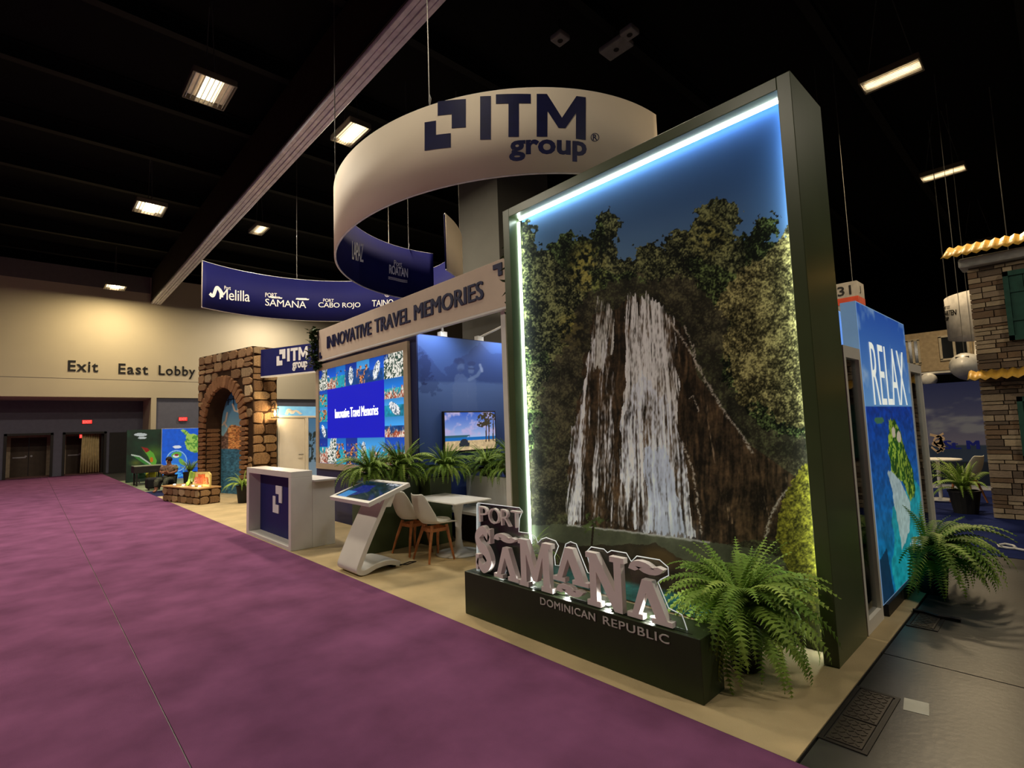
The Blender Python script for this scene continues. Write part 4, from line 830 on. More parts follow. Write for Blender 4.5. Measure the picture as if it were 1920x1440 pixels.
# ---------------------------------------------------------------- ferns
m_fern = rand_mat('fern_leaf', [rgb(108, 146, 54), rgb(160, 192, 84), rgb(130, 168, 66), rgb(188, 214, 104)], .55, .0, 3)
m_pot = mat('dark_pot', rgb(30, 30, 28), .6)
def frond_mesh(seed, e0, e1, n=20):
    """feather frond of unit length leaving the origin along +x, rising at e0 and ending at e1 degrees"""
    r = random.Random(seed); b = MB(); x = z = 0; P = []; tw_ = r.uniform(-.25, .25)
    for i in range(n+1):
        e = math.radians(e0+(e1-e0)*(i/n)**1.2); P.append((x, tw_*x*x*.6, z, e)); x += math.cos(e)/n; z += math.sin(e)/n
    for i in range(1, n+1):
        x, y, z, e = P[i]; t = i/n; L = .15*min(1, t*5)**.6*(1-t)**.55+.012; w = .80/n
        tx, tz = math.cos(e), math.sin(e)
        for s in (-1, 1):
            dx = .30*L
            a = (x-tx*w*.5, y, z-tz*w*.5); c = (x+tx*w*.5, y, z+tz*w*.5)
            d = (x+tx*(dx+w*.1), y+s*L*.95, z+tz*dx-.22*L); m_ = (x+tx*(dx*.5-w*.35), y+s*L*.5, z+tz*dx*.5+.03*L); m2 = (x+tx*(dx*.5+w*.55), y+s*L*.5, z+tz*dx*.5+.03*L)
            b.add([a, m_, d, m2, c], [(0, 1, 2, 3, 4)] if s > 0 else [(4, 3, 2, 1, 0)])
    for i in range(n):
        p, q = P[i], P[i+1]; w = .006*(1-i/n)+.002; b.add([(p[0], p[1]-w, p[2]), (q[0], q[1]-w, q[2]), (q[0], q[1]+w, q[2]), (p[0], p[1]+w, p[2])], [(0, 1, 2, 3)])
    return b.mesh('frond', m_fern)
FR = {'up': [frond_mesh(k, 78, 30) for k in range(3)], 'mid': [frond_mesh(10+k, 62, -42) for k in range(4)], 'low': [frond_mesh(20+k, 36, -86) for k in range(4)]}
def fern(label, loc, size, n, seed, pot_h, pot_r, lean=(0, 0), mix=(.2, .45, .35), squash=None, group='boston ferns', skirt=0, avoid=None):
    r = random.Random(seed); t = thing('boston_fern', label, 'fern', loc, group=group)
    if pot_h: MB().lathe([(pot_r*.75, -pot_h), (pot_r, -.03), (pot_r*1.05, -.03), (pot_r*1.05, 0), (pot_r*.9, 0), (pot_r*.88, -.03)], (0, 0, 0), 18).build('pot', m_pot, t, local=True)
    for i in range(n):
        k = r.random(); kind = 'up' if k < mix[0] else ('mid' if k < mix[0]+mix[1] else 'low')
        o = bpy.data.objects.new('frond', r.choice(FR[kind])); COL.objects.link(o); o.parent = t
        a = 2.399963*i+r.uniform(-.3, .3)
        if avoid and avoid(loc[0]+.75*size*math.cos(a), loc[1]+.75*size*math.sin(a)): COL.objects.unlink(o); bpy.data.objects.remove(o); continue
        L = size*r.uniform(.75, 1.1)*(.85 if kind == 'up' else 1.0)
        o.rotation_euler = (r.uniform(-.25, .25), r.uniform(-.15, .15), a); o.scale = (L, L, L)
        if squash: o.scale = (L*(1-squash*abs(math.cos(a))), L, L)
        o.location = (.25*pot_r*math.cos(a)+lean[0], .25*pot_r*math.sin(a)+lean[1], 0)
    for i in range(skirt):
        o = bpy.data.objects.new('frond', r.choice(FR['low'])); COL.objects.link(o); o.parent = t; L = size*r.uniform(.6, .85); a = 2.399963*i
        if avoid and avoid(loc[0]+.6*size*math.cos(a), loc[1]+.6*size*math.sin(a)): COL.objects.unlink(o); bpy.data.objects.remove(o); continue
        o.rotation_euler = (r.uniform(-.2, .2), r.uniform(.1, .5), a); o.scale = (L, L, L); o.location = (pot_r*.8*math.cos(a), pot_r*.8*math.sin(a), -pot_h*r.uniform(.05, .35))
    return t
fern('big bright boston fern drooping at the foot of the waterfall print', (-1.56, 3.42, .36), .58, 130, 1, .352, .12, mix=(.24, .40, .36), skirt=50, avoid=lambda x, y: y > 3.92 or (y > 3.74 and x > -1.27))
fern('small fern peeping out behind the port sign by the lit frame', (-3.62, 3.5, .38), .36, 18, 2, .372, .11, mix=(.5, .4, .1))
fern('dark boston fern spilling over the floor under the RELAX panel', (-.98, 5.95, .36), .62, 100, 3, .36, .14, mix=(.14, .42, .44), skirt=50, avoid=lambda x, y: x < -1.10)
for k, (x, y, z, s, n) in enumerate(((-6.55, 3.42, 1.04, .54, 95), (-6.42, 3.80, 1.06, .54, 120), (-6.12, 4.34, 1.04, .48, 110), (-6.0, 5.02, 1.02, .50, 80), (-5.45, 5.06, 1.06, .52, 80))):
    fern(('boston fern at the kiosk end of the planter row', 'boston fern in front of the video wall corner, second in the row', 'boston fern under the beach television', 'boston fern over the left end of the bench back', 'boston fern behind the bench beside the lit frame')[k],
         (x, y, z), s, n, 30+k, z-(.932 if k < 3 else .862), .12, mix=(.28, .4, .32), skirt=34, avoid=lambda x, y: y > 4.04 and x < -6.42)
gf = PZ(*(220+1580/6.857, 780+1130/6.857)); fern('dark potted fern on the carpet in front of the gateway print', (gf[0]-.1, gf[1]+.1, .42), .5, 30, 50, .41, .16, mix=(.35, .45, .2))
# trailing vines on the header ends
m_ivy = rand_mat('ivy_leaf', [rgb(40, 66, 30), rgb(66, 92, 44)], .5, .0, 3)
def vine(label, P, h, r_, n, seed):
    r = random.Random(seed); t = thing('trailing_vine', label, 'vine', (P[0], P[1], P[2]), group='trailing vines on the header')
    b = MB()
    for k in range(5):
        x, y = r.uniform(-r_, r_)*.6, r.uniform(-r_, r_)*.4
        b.tube([(x*.3, y*.3, 0), (x, y-.02, -.1*h), (x*1.1, y-.03, -h*r.uniform(.6, 1))], .006, 4)
    b.build('stems', mat('vine_stem', rgb(60, 62, 36)), t, local=True)
    b = MB()
    for i in range(n):
        q = r.random(); c = Vector((r.gauss(0, r_*.5), r.gauss(-.03, r_*.4), .06-h*q)); a = r.uniform(0, 6.28); e = r.uniform(-.6, .9); s = r.uniform(.055, .10)
        M_ = Matrix.Translation(c) @ Matrix.Rotation(a, 4, 'Z') @ Matrix.Rotation(e, 4, 'Y')
        b.add([M_ @ Vector(v) for v in ((0, 0, 0), (.4*s, .45*s, .08*s), (1.1*s, 0, -.1*s), (.4*s, -.45*s, .08*s))], [(0, 1, 2, 3)])
    tag(b.build('foliage', m_ivy, t, local=True), kind='stuff')
vine('leafy vine hanging at the gateway end of the cream header', (-9.85, 4.02, 3.58), .78, .14, 380, 4)
vine('leafy vine hanging between the cream header and the light box', (-4.2, 3.97, 3.62), .95, .07, 70, 5)
# ---------------------------------------------------------------- RELAX light box and glass frames
XR = -1.13
rl = thing('relax_light_box', 'tall lit panel reading RELAX over a green island in blue sea', 'light box', (XR-.06, 5.83, FZ))
m_lbx = mat('light_box_edge', rgb(150, 190, 230), .4, .4, emit=.25, ecol=(.35, .6, .95))
box('cabinet', m_lbx, rl, XR-.115, XR-.003, 4.94, 6.74, .1, 2.535); box('foot', m_dark, rl, XR-.2, XR+.02, 5.0, 6.7, FZ, .1)
box('rear_cabinet', m_lbx, rl, XR-.28, XR-.165, 4.94, 6.74, .1, 2.50)
def paint_relax(px, py, s, t):
    n1 = fbm(s*7, t*12, 4); n2 = fbm(s*40, t*60, 3); n3 = fbm(s*26+t*14, t*60-s*10, 3)
    k = np.clip(t/.36, 0, 1)[:, None]; img = C3(36, 92, 190)*(1-k)+C3(112, 168, 224)*k
    img = lay(img, np.clip((n1-.55)*5, 0, 1)*(t < .3)*.6, C3(190, 214, 236))
    sea = (t > .355).astype(float); q = np.clip((t-.36)/.5, 0, 1)[:, None]
    img = lay(img, sea, (C3(8, 60, 160)*(1-q)+C3(14, 120, 170)*q)*(.7+.6*n3[:, None]))
    img = lay(img, inpoly(s+(n1-.5)*.15, t, [(.2, .9), (.34, .72), (.9, .66), (1.1, .75), (1.1, 1.1), (.25, 1.1)])*.85, C3(32, 168, 172)*(.75+.5*n3[:, None]))
    img = lay(img, inpoly(s+(n1-.5)*.1, t+(n1-.5)*.05, [(.30, .60), (.46, .60), (.70, .73), (.66, .85), (.44, .89), (.38, .74)])*.9, C3(206, 222, 214)*(.8+.3*n2[:, None]))
    img = lay(img, inpoly(s+(n2-.5)*.08, t+(n2-.5)*.03, [(.42, .41), (.52, .40), (.66, .46), (.70, .52), (.86, .62), (.86, .72), (.74, .74), (.62, .66), (.38, .60), (.34, .52)]), np.where((n2 > .56)[:, None], C3(150, 180, 60), C3(34, 84, 26))*(.6+.8*n1[:, None]))
    img = lay(img, inell(s, t, .6, .475, .05, .022)+inell(s, t, .49, .455, .04, .02), C3(214, 200, 176))
    img = lay(img, inell(s+(n2-.5)*.05, t, .22, .405, .09, .012), C3(70, 120, 90))
    img = lay(img, inpoly(s, t, [(0, .86), (.14, .84), (.2, 1.0), (0, 1.02)])*.8, C3(12, 40, 66))
    for y in (.905, .935): img = lay(img, ((s > .62)*(s < .95)*(np.abs(t-y+.02*s) < .010)*(fbm(s*50, t*80, 2) > .45)), C3(230, 238, 240))
    return img
rp = graphic('island_print', rl, (XR, 4.95, .11), YP, ZP, 1.78, 2.415, 150, 230, paint_relax, print_mat('relax_print', emit=.5))
y0, y1 = PX(1630, 660, XR)[1], PX(1694, 690, XR)[1]
flat_text('relax_lettering', 'RELAX', mat('relax_white', rgb(235, 244, 235), emit=.55, ecol=(.95, 1, .92)), rp, (XR, y0, 1.68), YP, ZP, y1-y0, .54, bold=-.01, depth=.003)
m_glass = acrylic('window_glass', (.80, .84, .86), .02)
for lb_, ya, yb in (('white framed glass panel between green wall and RELAX panel', 4.47, 4.925), ('white framed glass panel beyond the RELAX panel', 6.79, 7.44)):
    f = thing('glass_panel', lb_, 'glass panel', (XR, (ya+yb)/2, FZ))
    MB().box(XR-.06, XR, ya, ya+.05, FZ, 2.13).box(XR-.06, XR, yb-.05, yb, FZ, 2.13).box(XR-.06, XR, ya+.05, yb-.05, 2.04, 2.13).box(XR-.06, XR, ya+.05, yb-.05, FZ, .1).build('frame', m_white, f)
    box('pane', m_glass, f, XR-.035, XR-.028, ya+.05, yb-.05, .1, 2.04)
# ---------------------------------------------------------------- stone clad tower at the blue booth
YT_ = 10.5
st = thing('stone_tower', 'stone clad tower with green shutters and yellow roof edge', 'tower', (.8, 11.6, FZ))
box('core', mat('tower_mortar', rgb(120, 108, 92), .9, .1), st, -.90, 3.0, YT_+.02, 13, FZ, 3.78)
r = random.Random(12); b = MB(); z = FZ
cols4 = [mat('ledge_stone_%d' % i, c, .85, .2, bump=.4) for i, c in enumerate((rgb(150, 132, 110), rgb(122, 100, 78), rgb(170, 152, 124), rgb(104, 90, 76)))]
bs4 = [MB() for _ in range(4)]
while z < 3.74:
    h = r.uniform(.045, .11); x = -.92
    while x < 1.2:
        w = r.uniform(.10, .30); bs4[r.randrange(4)].box(x+.006, x+w-.006, YT_-r.uniform(0, .02), YT_+.02, z+.006, min(z+h, 3.77)-.006); x += w
    z += h
for q, m_ in zip(bs4, cols4): tag(q.build('ledge_stones', m_, st), kind='stuff')
box('cornice', mat('cove_white', rgb(176, 176, 170), .6), st, -1.0, 3.0, YT_-.12, YT_+.3, 3.78, 3.93, bevel=.03)
m_yel = mat('yellow_roof_sheet', rgb(206, 160, 62), .45, .4)
def corrugated(name, x0, x1, y0, y1, z0, z1, n):
    b = MB()
    for i in range(n+1):
        x = x0+(x1-x0)*i/n; d = .018*math.sin(i*math.pi/2)
        b.v += [(x, y0, z0+d), (x, y1, z1+d)]
        if i: k = 2*i; b.f.append((k-2, k, k+1, k-1))
    o = b.build(name, m_yel, st, smooth=True); s = o.modifiers.new('sheet_thickness', 'SOLIDIFY'); s.thickness = .008
corrugated('roof_sheet', -1.18, 3.0, YT_-.28, YT_+.6, 3.95, 4.3, 150); corrugated('awning_sheet', -1.02, 3.0, YT_-.30, YT_, 2.06, 2.2, 140)
m_sh = mat('green_shutter', rgb(40, 78, 66), .5, .3, var=.1, scale=12)
for z0, z1 in ((2.6, 3.62), (.86, 1.78)):
    s_ = MB().box(-.53, -.47, YT_-.07, YT_-.02, z0, z1).box(.45, .51, YT_-.07, YT_-.02, z0, z1).box(-.53, .51, YT_-.07, YT_-.02, z0, z0+.07).box(-.53, .51, YT_-.07, YT_-.02, z1-.07, z1).build('shutter_frame', m_sh, st)
    for i in range(6): box('shutter_board', m_sh, s_, -.47+.153*i+.004, -.47+.153*(i+1)-.004, YT_-.05, YT_-.025, z0+.07, z1-.07)
    for zz in (z0+.3, z1-.3): box('shutter_batten', m_sh, s_, -.47, .45, YT_-.065, YT_-.05, zz-.02, zz+.02)
# sky backdrop with the blue name
bd = thing('sky_backdrop', 'cloudy sky backdrop with big blue lettering behind the potted palm', 'backdrop', (-.6, 14.1, FZ))
box('panel', m_whitep, bd, -2.4, 1.2, 14.02, 14.1, FZ, 2.2)
def paint_sky(px, py, s, t):
    n = fbm(s*7, t*11, 4); k = np.clip(t/.62, 0, 1)[:, None]; img = C3(62, 74, 134)*(1-k)+C3(186, 168, 174)*k
    img = lay(img, np.clip((n-.52)*6, 0, 1)*(t > .15)*(t < .55), C3(206, 196, 190)); img = lay(img, (t > .62).astype(float), C3(74, 92, 112)); return lay(img, (t > .78).astype(float), C3(30, 44, 60))
graphic('sky_print', bd, (-2.4, 14.015, .1), XP, ZP, 3.6, 2.1, 110, 70, paint_sky, print_mat('sky_print', emit=.12))
m_blue = mat('blue_letter', rgb(24, 40, 150), .5)
pa, pb = PY(1770, 842, 14.0), PY(1838, 842, 14.0)
flat_text('lettering', 'St. M', m_blue, bd, (pa[0], 14.012, pa[2]), XP, ZP, pb[0]-pa[0], PY(1770, 826, 14)[2]-pa[2], depth=.01, heavy=.03)
pa = PY(1744, 850, 14.0)
flat_poly('emblem', [stroke([(.1, .9), (.9, .7), (.2, .45), (.9, .3), (.4, .05)], .06), stroke([(.9, .95), (.3, .6), (.8, .1)], .05), stroke([(.1, .3), (.5, .1), (.9, .5)], .05)], mat('gold_emblem', rgb(214, 186, 150), .5), bd, (pa[0], 14.012, pa[2]), XP, ZP, .28, .44, .01)
# potted palm, white cafe set
m_pf = m_fern
pt_ = fern('dark bushy potted palm beside the stone clad tower', (-1.26, 10.8, .36), .62, 85, 71, .352, .2, mix=(.5, .4, .1), group='palms', avoid=lambda x, y: x > -.96 and y > 10.42); pt_.name = 'potted_palm'
cf = thing('cafe_table', 'small white round cafe table behind the potted palm', 'table', (-1.75, 12.2, FZ))
MB().lathe([(.35, .72), (.35, .74)], (-1.75, 12.2, FZ), 22).build('tabletop', m_whitep, cf); MB().lathe([(.22, 0), (.2, .02), (.03, .04), (.03, .72)], (-1.75, 12.2, FZ), 16).build('pedestal', m_whitep, cf)
for lb_, xx, yy, rz in (('white cafe chair on the RELAX side of the round cafe table', -2.2, 12.1, -1.4), ('white cafe chair on the palm side of the round cafe table', -1.35, 12.0, 1.2)):
    q = copy_tree(c1); q['label'] = lb_; q['group'] = 'white cafe chairs'; q.location = (xx, yy, 0); q.rotation_euler = (0, 0, rz)
# hanging round sign, model aircraft, booth number box
hs = thing('round_hanging_sign', 'white round hanging sign with black lettering near stone tower', 'sign', (-.98, 19.2, 3.6)); HC, HR = (-.98, 19.2), 1.25
b = MB()
for i in range(61):
    a = math.pi*2*i/60; b.v += [(HC[0]+HR*math.cos(a), HC[1]+HR*math.sin(a), 3.62), (HC[0]+HR*math.cos(a), HC[1]+HR*math.sin(a), 4.78)]
    if i: k = 2*i; b.f.append((k-2, k, k+1, k-1))
o = b.build('fabric_band', mat('sign_white', rgb(196, 192, 186), .7), hs, smooth=True); s = o.modifiers.new('fabric_thickness', 'SOLIDIFY'); s.thickness = .01
for txt, q in (('PORT ST', qf(1765, 1782, 576, 582, -3)), ('MAARTEN', qf(1765, 1794, 584, 594, -4)), ('GROUP', qf(1766, 1780, 596, 603, -2))):
    on_ring('lettering', hs, m_letter, text_mesh(txt, .01, 1, .95, 6), q, HC, HR, T2, False, .012)
for a in (3.6, 4.9): MB().tube([(HC[0]+HR*math.cos(a), HC[1]+HR*math.sin(a), 4.78), (HC[0]+HR*math.cos(a), HC[1]+HR*math.sin(a), 9.95)], .01, 4).build('hanging_cable', m_cable, hs)
ap = thing('model_aircraft', 'white model airliner hanging nose first above the sky backdrop', 'model aircraft', (-1.62, 16, 2.3))
m_ap = mat('aircraft_white', rgb(186, 184, 178), .35, .4)
b = MB(); n = 18; rings = [(0, .02), (.06, .12), (.2, .22), (.45, .29), (.9, .31), (2.0, .31), (2.9, .2), (3.4, .05)]
for y, rr in rings: b.v += [(-1.62+rr*math.cos(2*math.pi*j/n), 15.6+y, 2.66+rr*1.05*math.sin(2*math.pi*j/n)+.05*max(0, y-2)) for j in range(n)]
for i in range(len(rings)-1): b.f += [(i*n+j, i*n+(j+1) % n, (i+1)*n+(j+1) % n, (i+1)*n+j) for j in range(n)]
b.f += [tuple(range(n))[::-1], tuple((len(rings)-1)*n+j for j in range(n))]; b.build('fuselage', m_ap, ap, smooth=True)
box('cockpit_window', m_dark, ap, -1.74, -1.5, 15.76, 15.80, 2.80, 2.86)
for s in (-1, 1):
    MB().add([(-1.62+s*.25, 16.4, 2.55), (-1.62+s*.25, 17.2, 2.55), (-1.62+s*2.0, 17.6, 2.62), (-1.62+s*2.0, 17.3, 2.62), (-1.62+s*.25, 16.4, 2.60), (-1.62+s*.25, 17.2, 2.60), (-1.62+s*2.0, 17.6, 2.65), (-1.62+s*2.0, 17.3, 2.65)],
             [(0, 3, 2, 1), (4, 5, 6, 7), (0, 1, 5, 4), (1, 2, 6, 5), (2, 3, 7, 6), (3, 0, 4, 7)]).build('wing', m_ap, ap)
    e = MB(); e.lathe([(.11, 0), (.15, .05), (.16, .3), (.1, .6)], (0, 0, 0), 16)
    e.v = [(-1.62+s*.75+p[0], 16.3+p[2], 2.42+p[1]) for p in e.v]; e.build('engine', m_ap, ap, smooth=True)
MB().add([(-1.64, 18.3, 2.85), (-1.64, 18.95, 2.85), (-1.64, 19.1, 3.5), (-1.64, 18.8, 3.5), (-1.60, 18.3, 2.85), (-1.60, 18.95, 2.85), (-1.60, 19.1, 3.5), (-1.60, 18.8, 3.5)], [(0, 1, 2, 3), (7, 6, 5, 4), (0, 4, 5, 1), (1, 5, 6, 2), (2, 6, 7, 3), (3, 7, 4, 0)]).build('tail_fin', m_ap, ap)
for y in (16.2, 18): MB().tube([(-1.62, y, 2.95), (-1.62, y, 9.95)], .006, 4).build('hanging_cable', m_cable, ap)
nb = thing('booth_number_box', 'hanging white box with orange band and booth number behind the lightbox', 'sign', (-3.4, 14.3, 3.7))
box('housing', mat('number_white', rgb(150, 146, 140), .7), nb, -3.85, -3.15, 14, 14.6, 3.7, 4.72); box('orange_band', mat('orange_band', rgb(186, 70, 44), .6), nb, -3.855, -3.145, 13.995, 14.605, 4.2, 4.36)
flat_text('number_lettering', '31', m_letter, nb, (-3.55, 14, 4.42), XP, ZP, .28, .22, bold=.01, depth=.004); flat_text('letter_j', 'J', m_letter, nb, (-3.15, 14.2, 4.45), YP, ZP, .1, .18, depth=.004)
for x in (-3.7, -3.3): MB().tube([(x, 14.3, 4.72), (x, 14.3, 10.39)], .006, 4).build('hanging_cable', m_cable, nb)
for k, (px_, py_, sx, sy, lb_) in enumerate(((1050, 68, .3, .3, 'small pale ceiling speaker above the ring banner'), (1155, 85, .62, .42, 'flat grey ceiling panel speaker near the ring cable'), (1180, 57, .3, .3, 'small grey ceiling camera box beside the panel speaker'))):
    p = PZ(px_, py_, 9.6); u = thing('ceiling_unit', lb_, 'ceiling unit', tuple(p))
    MB().box(p[0]-sx/2, p[0]+sx/2, p[1]-sy/2, p[1]+sy/2, 9.5, 9.62).build('housing', mat('unit_grey', rgb(120, 120, 124), .5), u, bevel=.03); MB().tube([(p[0], p[1], 9.62), (p[0], p[1], 9.97)], .02, 6).build('drop_rod', m_dark, u)
    MB().lathe([(.05, 9.485), (.06, 9.498)], (p[0], p[1], 0), 12).build('lens', m_dark, u)
# ---------------------------------------------------------------- floor bits on the concrete
m_iron = mat('checker_iron', rgb(66, 60, 54), .45, .4, metal=.5)
def hatch(label, x0, x1, y0, y1, cells):
    h = thing('floor_hatch', label, 'floor hatch', ((x0+x1)/2, (y0+y1)/2, 0))
    MB().box(x0, x1, y0, y0+.02, 0, .006).box(x0, x1, y1-.02, y1, 0, .006).box(x0, x0+.02, y0+.02, y1-.02, 0, .006).box(x1-.02, x1, y0+.02, y1-.02, 0, .006).build('rim', m_dark, h)
    k = len(cells)-1
    for i in range(k):
        a, c_ = y0+.02+(y1-y0-.04)*cells[i]+.008, y0+.02+(y1-y0-.04)*cells[i+1]-.008
        lid = box('lid', m_iron, h, x0+.028, x1-.028, a, c_, 0.0005, .008, bevel=.002)
        b = MB(); ny = int((c_-a)/.035)
        for u in range(5):
            for v in range(ny):
                M_ = Matrix.Translation((x0+.05+(x1-x0-.1)*u/4, a+.02+(c_-a-.04)*v/max(1, ny-1), .009)) @ Matrix.Rotation(.8 if (u+v) % 2 else -.8, 4, 'Z'); b.box(-.012, .012, -.004, .004, -.001, .002, M_)
        tag(b.build('tread_lugs', m_iron, lid), kind='stuff')
hatch('double checker plate floor hatch at the booth corner', -1.0, -.79, 2.93, 3.63, (0, .42, 1)); hatch('small floor hatch beyond the green wall with cable across', -.99, -.80, 4.9, 5.3, (0, 1))
pp = PZ(1718, 1325); tag(MB().box(-.055, .055, -.075, .075, .0005, .0016, Matrix.Translation((pp[0], pp[1], 0)) @ Matrix.Rotation(.15, 4, 'Z')).build('paper_sheet', mat('paper', rgb(190, 190, 180), .8)), 'small white paper sheet lying on the concrete floor', 'paper')
tag(MB().tube([(*PZ(x, y)[:2], .016) for x, y in ((1712, 1148), (1735, 1152), (1760, 1160), (1782, 1163), (1802, 1167))], .015, 6).build('floor_cable', m_dark), 'black cable bundle lying across the small floor hatch', 'cable')
tag(MB().tube([(*PZ(x, y, FZ)[:2], FZ+.014) for x, y in ((1925, 1035), (1905, 1031), (1892, 1030), (1874, 1027), (1872, 1024), (1884, 1022), (1900, 1025), (1905, 1029))], .013, 6).build('floor_cable', m_whitep), 'white cable loop on the navy blue carpet', 'cable')
# ---------------------------------------------------------------- neighbouring booth by the lobby wall
XG = -24.5
def paint_toucan(px, py, s, t):
    n = fbm(px/16, py/16, 3); img = C3(22, 52, 34)*(.5+n[:, None])
    img = lay(img, inell(px, py, 290, 850, 26, 20, 0, .9)*.6, C3(120, 160, 40)); img = lay(img, inell(px, py, 255, 868, 16, 9, 0, .9)*.5, C3(170, 150, 40))
    img = lay(img, inpoly(px, py, [(246, 852), (252, 852), (284, 871), (280, 876), (262, 864)]), C3(70, 150, 60)); img = lay(img, (dline(px, py, [(247, 853), (262, 856), (282, 870)]) < 1.2), C3(226, 236, 214))
    img = lay(img, inpoly(px, py, [(265, 838), (276, 840), (288, 850), (294, 864), (292, 872), (284, 872), (278, 856)]), C3(116, 196, 60)); img = lay(img, inpoly(px, py, [(265, 838), (276, 840), (281, 845), (274, 849)]), C3(170, 30, 30)); img = lay(img, inell(px, py, 284, 862, 3, 5), C3(240, 130, 30))
    img = lay(img, inell(px+(n-.5)*8, py, 262, 815, 13, 3)+inell(px+(n-.5)*6, py, 266, 821, 8, 2), C3(226, 232, 228)); return img
tp = thing('toucan_panel', 'green lit panel with a colourful bird beak print', 'panel', (XG, 3.25, FZ)); box('cabinet', m_dark, tp, XG-.12, XG-.004, 2.69, 3.79, FZ, 2.0); graphic('bird_print', tp, (XG, 2.69, .02), YP, ZP, 1.1, 1.98, 80, 120, paint_toucan, print_mat('bird_print', emit=.5))
def paint_map(px, py, s, t):
    n = fbm(px/4, py/4, 3); img = C3(16, 92, 210)*(.9+.2*n[:, None])
    img = lay(img, inpoly(px+(n-.5)*5, py+(n-.5)*5, [(338, 806), (348, 806), (356, 814), (374, 816), (374, 848), (360, 848), (350, 842), (346, 828), (350, 818)]), np.where((n > .5)[:, None], C3(168, 206, 90), C3(90, 150, 60)))
    img = lay(img, inell(px+(n-.5)*4, py, 332, 838, 8, 3), C3(230, 236, 244)); img = lay(img, inell(px, py, 331, 864, 20, 18)*.6, C3(60, 140, 230)); img = lay(img, (np.abs(np.hypot(px-331, py-864)-19) < .9), C3(150, 200, 240))
    img = lay(img, inell(px, py, 331, 853, 10, 6, -10), C3(96, 176, 70)); img = lay(img, inell(px, py, 330, 855, 6, 3), C3(236, 236, 230)); img = lay(img, inell(px, py, 331, 853, 4, 2), C3(150, 30, 40)); img = lay(img, inell(px, py, 341, 866, 4, 8, -40), C3(110, 180, 80))
    return lay(img, (inell(px, py, 325, 895, 24, 26)*(n > .48)), C3(70, 170, 240))
mp = thing('map_panel', 'bright blue lit panel with green island map print', 'panel', (XG, 4.43, FZ)); box('cabinet', m_whitep, mp, XG-.12, XG-.004, 3.80, 5.2, FZ, 2.02); graphic('map_print', mp, (XG, 3.81, .02), YP, ZP, 1.38, 1.99, 110, 120, paint_map, print_mat('map_print', emit=.75))
bt = thing('display_table', 'low black display table in front of the bird panel', 'table', (-22.5, 3.0, FZ))
box('tabletop', m_dark, bt, -22.9, -22.2, 2.66, 3.5, .45, .68, bevel=.01); box('glass_top', mat('pale_top', rgb(170, 176, 150), .2, .5), bt, -22.9, -22.2, 2.66, 3.5, .682, .70)
for x in (-22.85, -22.25):
    for y in (2.72, 3.44): box('leg', m_dark, bt, x, x+.05, y, y+.05, FZ, .45)
for nm, lb_, x, y, col in (('tub_stool', 'teal tub stool under the black display table', -23.25, 2.95, rgb(64, 110, 92)), ('tub_stool', 'yellow tub stool beside the teal stool', -23.25, 3.3, rgb(196, 190, 60))):
    s_ = thing(nm, lb_, 'stool', (x, y, FZ), group='tub stools'); m_ = mat(lb_.split()[0]+'_plastic', col, .4)
    MB().lathe([(.0, .20), (.16, .20), (.2, .26), (.21, .42), (.19, .42), (.17, .28), (.0, .26)], (x, y, FZ), 16).build('seat', m_, s_, smooth=True); MB().lathe([(.14, 0), (.13, .02), (.02, .03), (.02, .2)], (x, y, FZ), 12).build('base', m_alu, s_)
# seated person
PB = Vector((-19.2, 3.2, FZ))
def skinned(name, m, parent, V, E_, root=0, sub=1):
    me = bpy.data.meshes.new(name); me.from_pydata([v[:3] for v in V], E_, []); me.materials.append(m)
    o = bpy.data.objects.new(name, me); COL.objects.link(o); adopt(o, parent, True)
    md = o.modifiers.new('body', 'SKIN'); md.use_smooth_shade = True; lay_ = me.skin_vertices[0] if me.skin_vertices else None
    if lay_ is None: return o
    for i, v in enumerate(V): lay_.data[i].radius = (v[3], v[4] if len(v) > 4 else v[3])
    lay_.data[root].use_root = True
    s = o.modifiers.new('smooth', 'SUBSURF'); s.levels = s.render_levels = sub; return o
ps = thing('person', 'person in patterned short sleeved shirt sitting with folded arms by the bench', 'person', tuple(PB), math.radians(-38))
def new_skin_mesh(name, V, E_, m, sub=1):
    bm = bmesh.new(); ly = bm.verts.layers.skin.verify(); vs = []
    for i, v in enumerate(V):
        q = bm.verts.new(v[:3]); q[ly].radius = (v[3], v[4] if len(v) > 4 else v[3]); q[ly].use_root = (i == 0); vs.append(q)
    for a, c_ in E_: bm.edges.new((vs[a], vs[c_]))
    me = bpy.data.meshes.new(name); bm.to_mesh(me); bm.free(); me.materials.append(m)
    o = bpy.data.objects.new(name, me); COL.objects.link(o); o.parent = ps
    md = o.modifiers.new('body', 'SKIN'); md.use_smooth_shade = True
    s = o.modifiers.new('smooth', 'SUBSURF'); s.levels = s.render_levels = sub; return o
m_skin = mat('skin', rgb(150, 104, 78), .6); m_shirt = mat('patterned_shirt', rgb(128, 104, 86), .8, var=.35, scale=30); m_trou = mat('mottled_trousers', rgb(70, 72, 58), .8, var=.4, scale=24)
